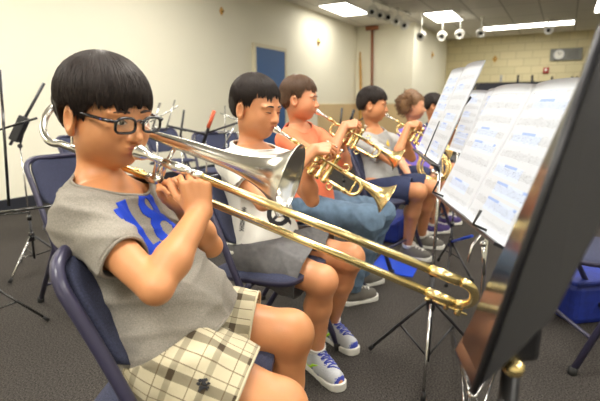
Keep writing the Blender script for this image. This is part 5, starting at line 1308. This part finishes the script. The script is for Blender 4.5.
# ------------------------------------------------------------------ empty chairs and wire stands at the back left
c = on_z(24, 302, 0); make_chair((-1.04, 2.2, 0), math.radians(-32), 'empty navy folding chair behind the trombone player at the left edge')
for (px, py, d, yw, lb) in ((78, 165, 3.7, -25, 'empty navy folding chair half hidden behind the trombone player\'s head'), (205, 148, 4.0, -60, 'empty navy folding chair behind the boy in white, facing the camera'), (158, 149, 4.6, -30, 'empty navy folding chair seen through the trombone, left of the white shirt')):
    p = P(px, py, d); make_chair((p[0] + .15, p[1], 0), math.radians(yw), lb)
def wire_stand(px, py_top, d, label, tilt, bars, mt='black_metal', feet=None, group='wire music stands at the back'):
    top = P(px, py_top, d); base = A([top[0], top[1], 0.]); z = top[2] - .0
    feet = feet or [base + A([.22 * math.cos(a), .22 * math.sin(a), 0]) for a in (.4, 2.5, 4.6)]
    root, L = tripod_stand(base, .22, base + A([0, 0, z]), feet, label, (2,), group, .007, mt)
    m = MB()
    for (x0, y0, x1, y1, r) in bars: m.tube([L(P(x0, y0, d)), L(P(x1, y1, d))], r, 7)
    for (x0, y0, x1, y1, r) in bars[:1]: m.ball(A([0, 0, z]), .014)
    m.build('folding_desk', M[mt], root); return root, L
wire_stand(-26, 205, 1.9, 'nearest wire music stand cut off at the left edge, desk tray level', 0, [(0, 70, 9, 206, .006), (-8, 132, 37, 118, .005), (-20, 215, 53, 206, .006), (-20, 217, 30, 212, .004)], 'black_gloss', group=None)
r_, L = wire_stand(20, 146, 2.6, 'wire stand with a dark folded desk leaning left of the trombone player\'s head', 0, [(10, 145, 44, 83, .009), (20, 146, 26, 120, .006)], 'black_metal')
mq = MB(); a = L(P(14, 141, 2.58)); b_ = L(P(25, 117, 2.58)); ax = nrm(b_ - a); wq = nrm(np.cross(ax, (0, 1, 0))); mq.box((a + b_) / 2, (np.linalg.norm(b_ - a), .05, .05), np.stack([ax, np.cross(wq, ax), wq], 1), bev=.006); mq.build('folded_tray', M['black_metal'], r_)
r_, L = wire_stand(205, 134, 2.9, 'wire stand with a red tipped arm behind the boy in white', 0, [(203, 144, 214, 112, .011), (168, 126, 204, 134, .008), (204, 134, 240, 122, .007)], 'black_metal')
MB().tube([L(P(208, 128, 2.89)), L(P(214.3, 111, 2.89))], .0125, 8).build('red_band', M['red_plastic'], r_)
wire_stand(181, 138, 3.1, 'thin wire stand with one upright arm, right of the glasses', 0, [(180, 140, 184, 110, .008), (168, 126, 186, 131, .006)], 'black_metal')
wire_stand(156, 128, 3.6, 'grey wire stand with crossed arms just right of the trombone player\'s glasses', 0, [(152, 130, 160, 103, .009), (165, 132, 175, 100, .005), (150, 122, 178, 106, .005)], 'chrome')
wire_stand(226, 132, 3.8, 'grey wire stand with crossed arms beside the head of the boy in white', 0, [(222, 150, 239, 118, .006), (225, 106, 225, 138, .005), (218, 133, 240, 132, .006), (220, 113, 240, 121, .005)], 'chrome')
wire_stand(345, 128, 3.9, 'wire stand seen between the orange and the light grey t-shirts', 0, [(340, 128, 342, 108, .009), (350, 122, 354, 110, .012), (352, 124, 366, 117, .006)], 'black_metal')

# ------------------------------------------------------------------ camera, world, light
cam = bpy.data.cameras.new('camera'); co = link(bpy.data.objects.new('camera', cam)); co.location = (0, 0, H); co.rotation_euler = (PI / 2 - PITCH, 0, 0)
cam.sensor_width = 36; cam.lens = 36 * FPX / 600; cam.clip_start = .02; cam.clip_end = 60
cam.dof.use_dof = True; cam.dof.focus_distance = 1.15; cam.dof.aperture_fstop = 4.0
SC.camera = co
w = bpy.data.worlds.new('room_air'); w.use_nodes = True; w.node_tree.nodes['Background'].inputs[0].default_value = (.9, .93, 1, 1); w.node_tree.nodes['Background'].inputs[1].default_value = .3; SC.world = w
SC.view_settings.view_transform = 'Standard'; SC.view_settings.look = 'None'; SC.view_settings.exposure = .82; SC.view_settings.gamma = 1; SC.view_settings.use_curve_mapping = False
SC.cycles.use_denoising = True; SC.cycles.max_bounces = 8; SC.cycles.diffuse_bounces = 5; SC.cycles.sample_clamp_indirect = 8
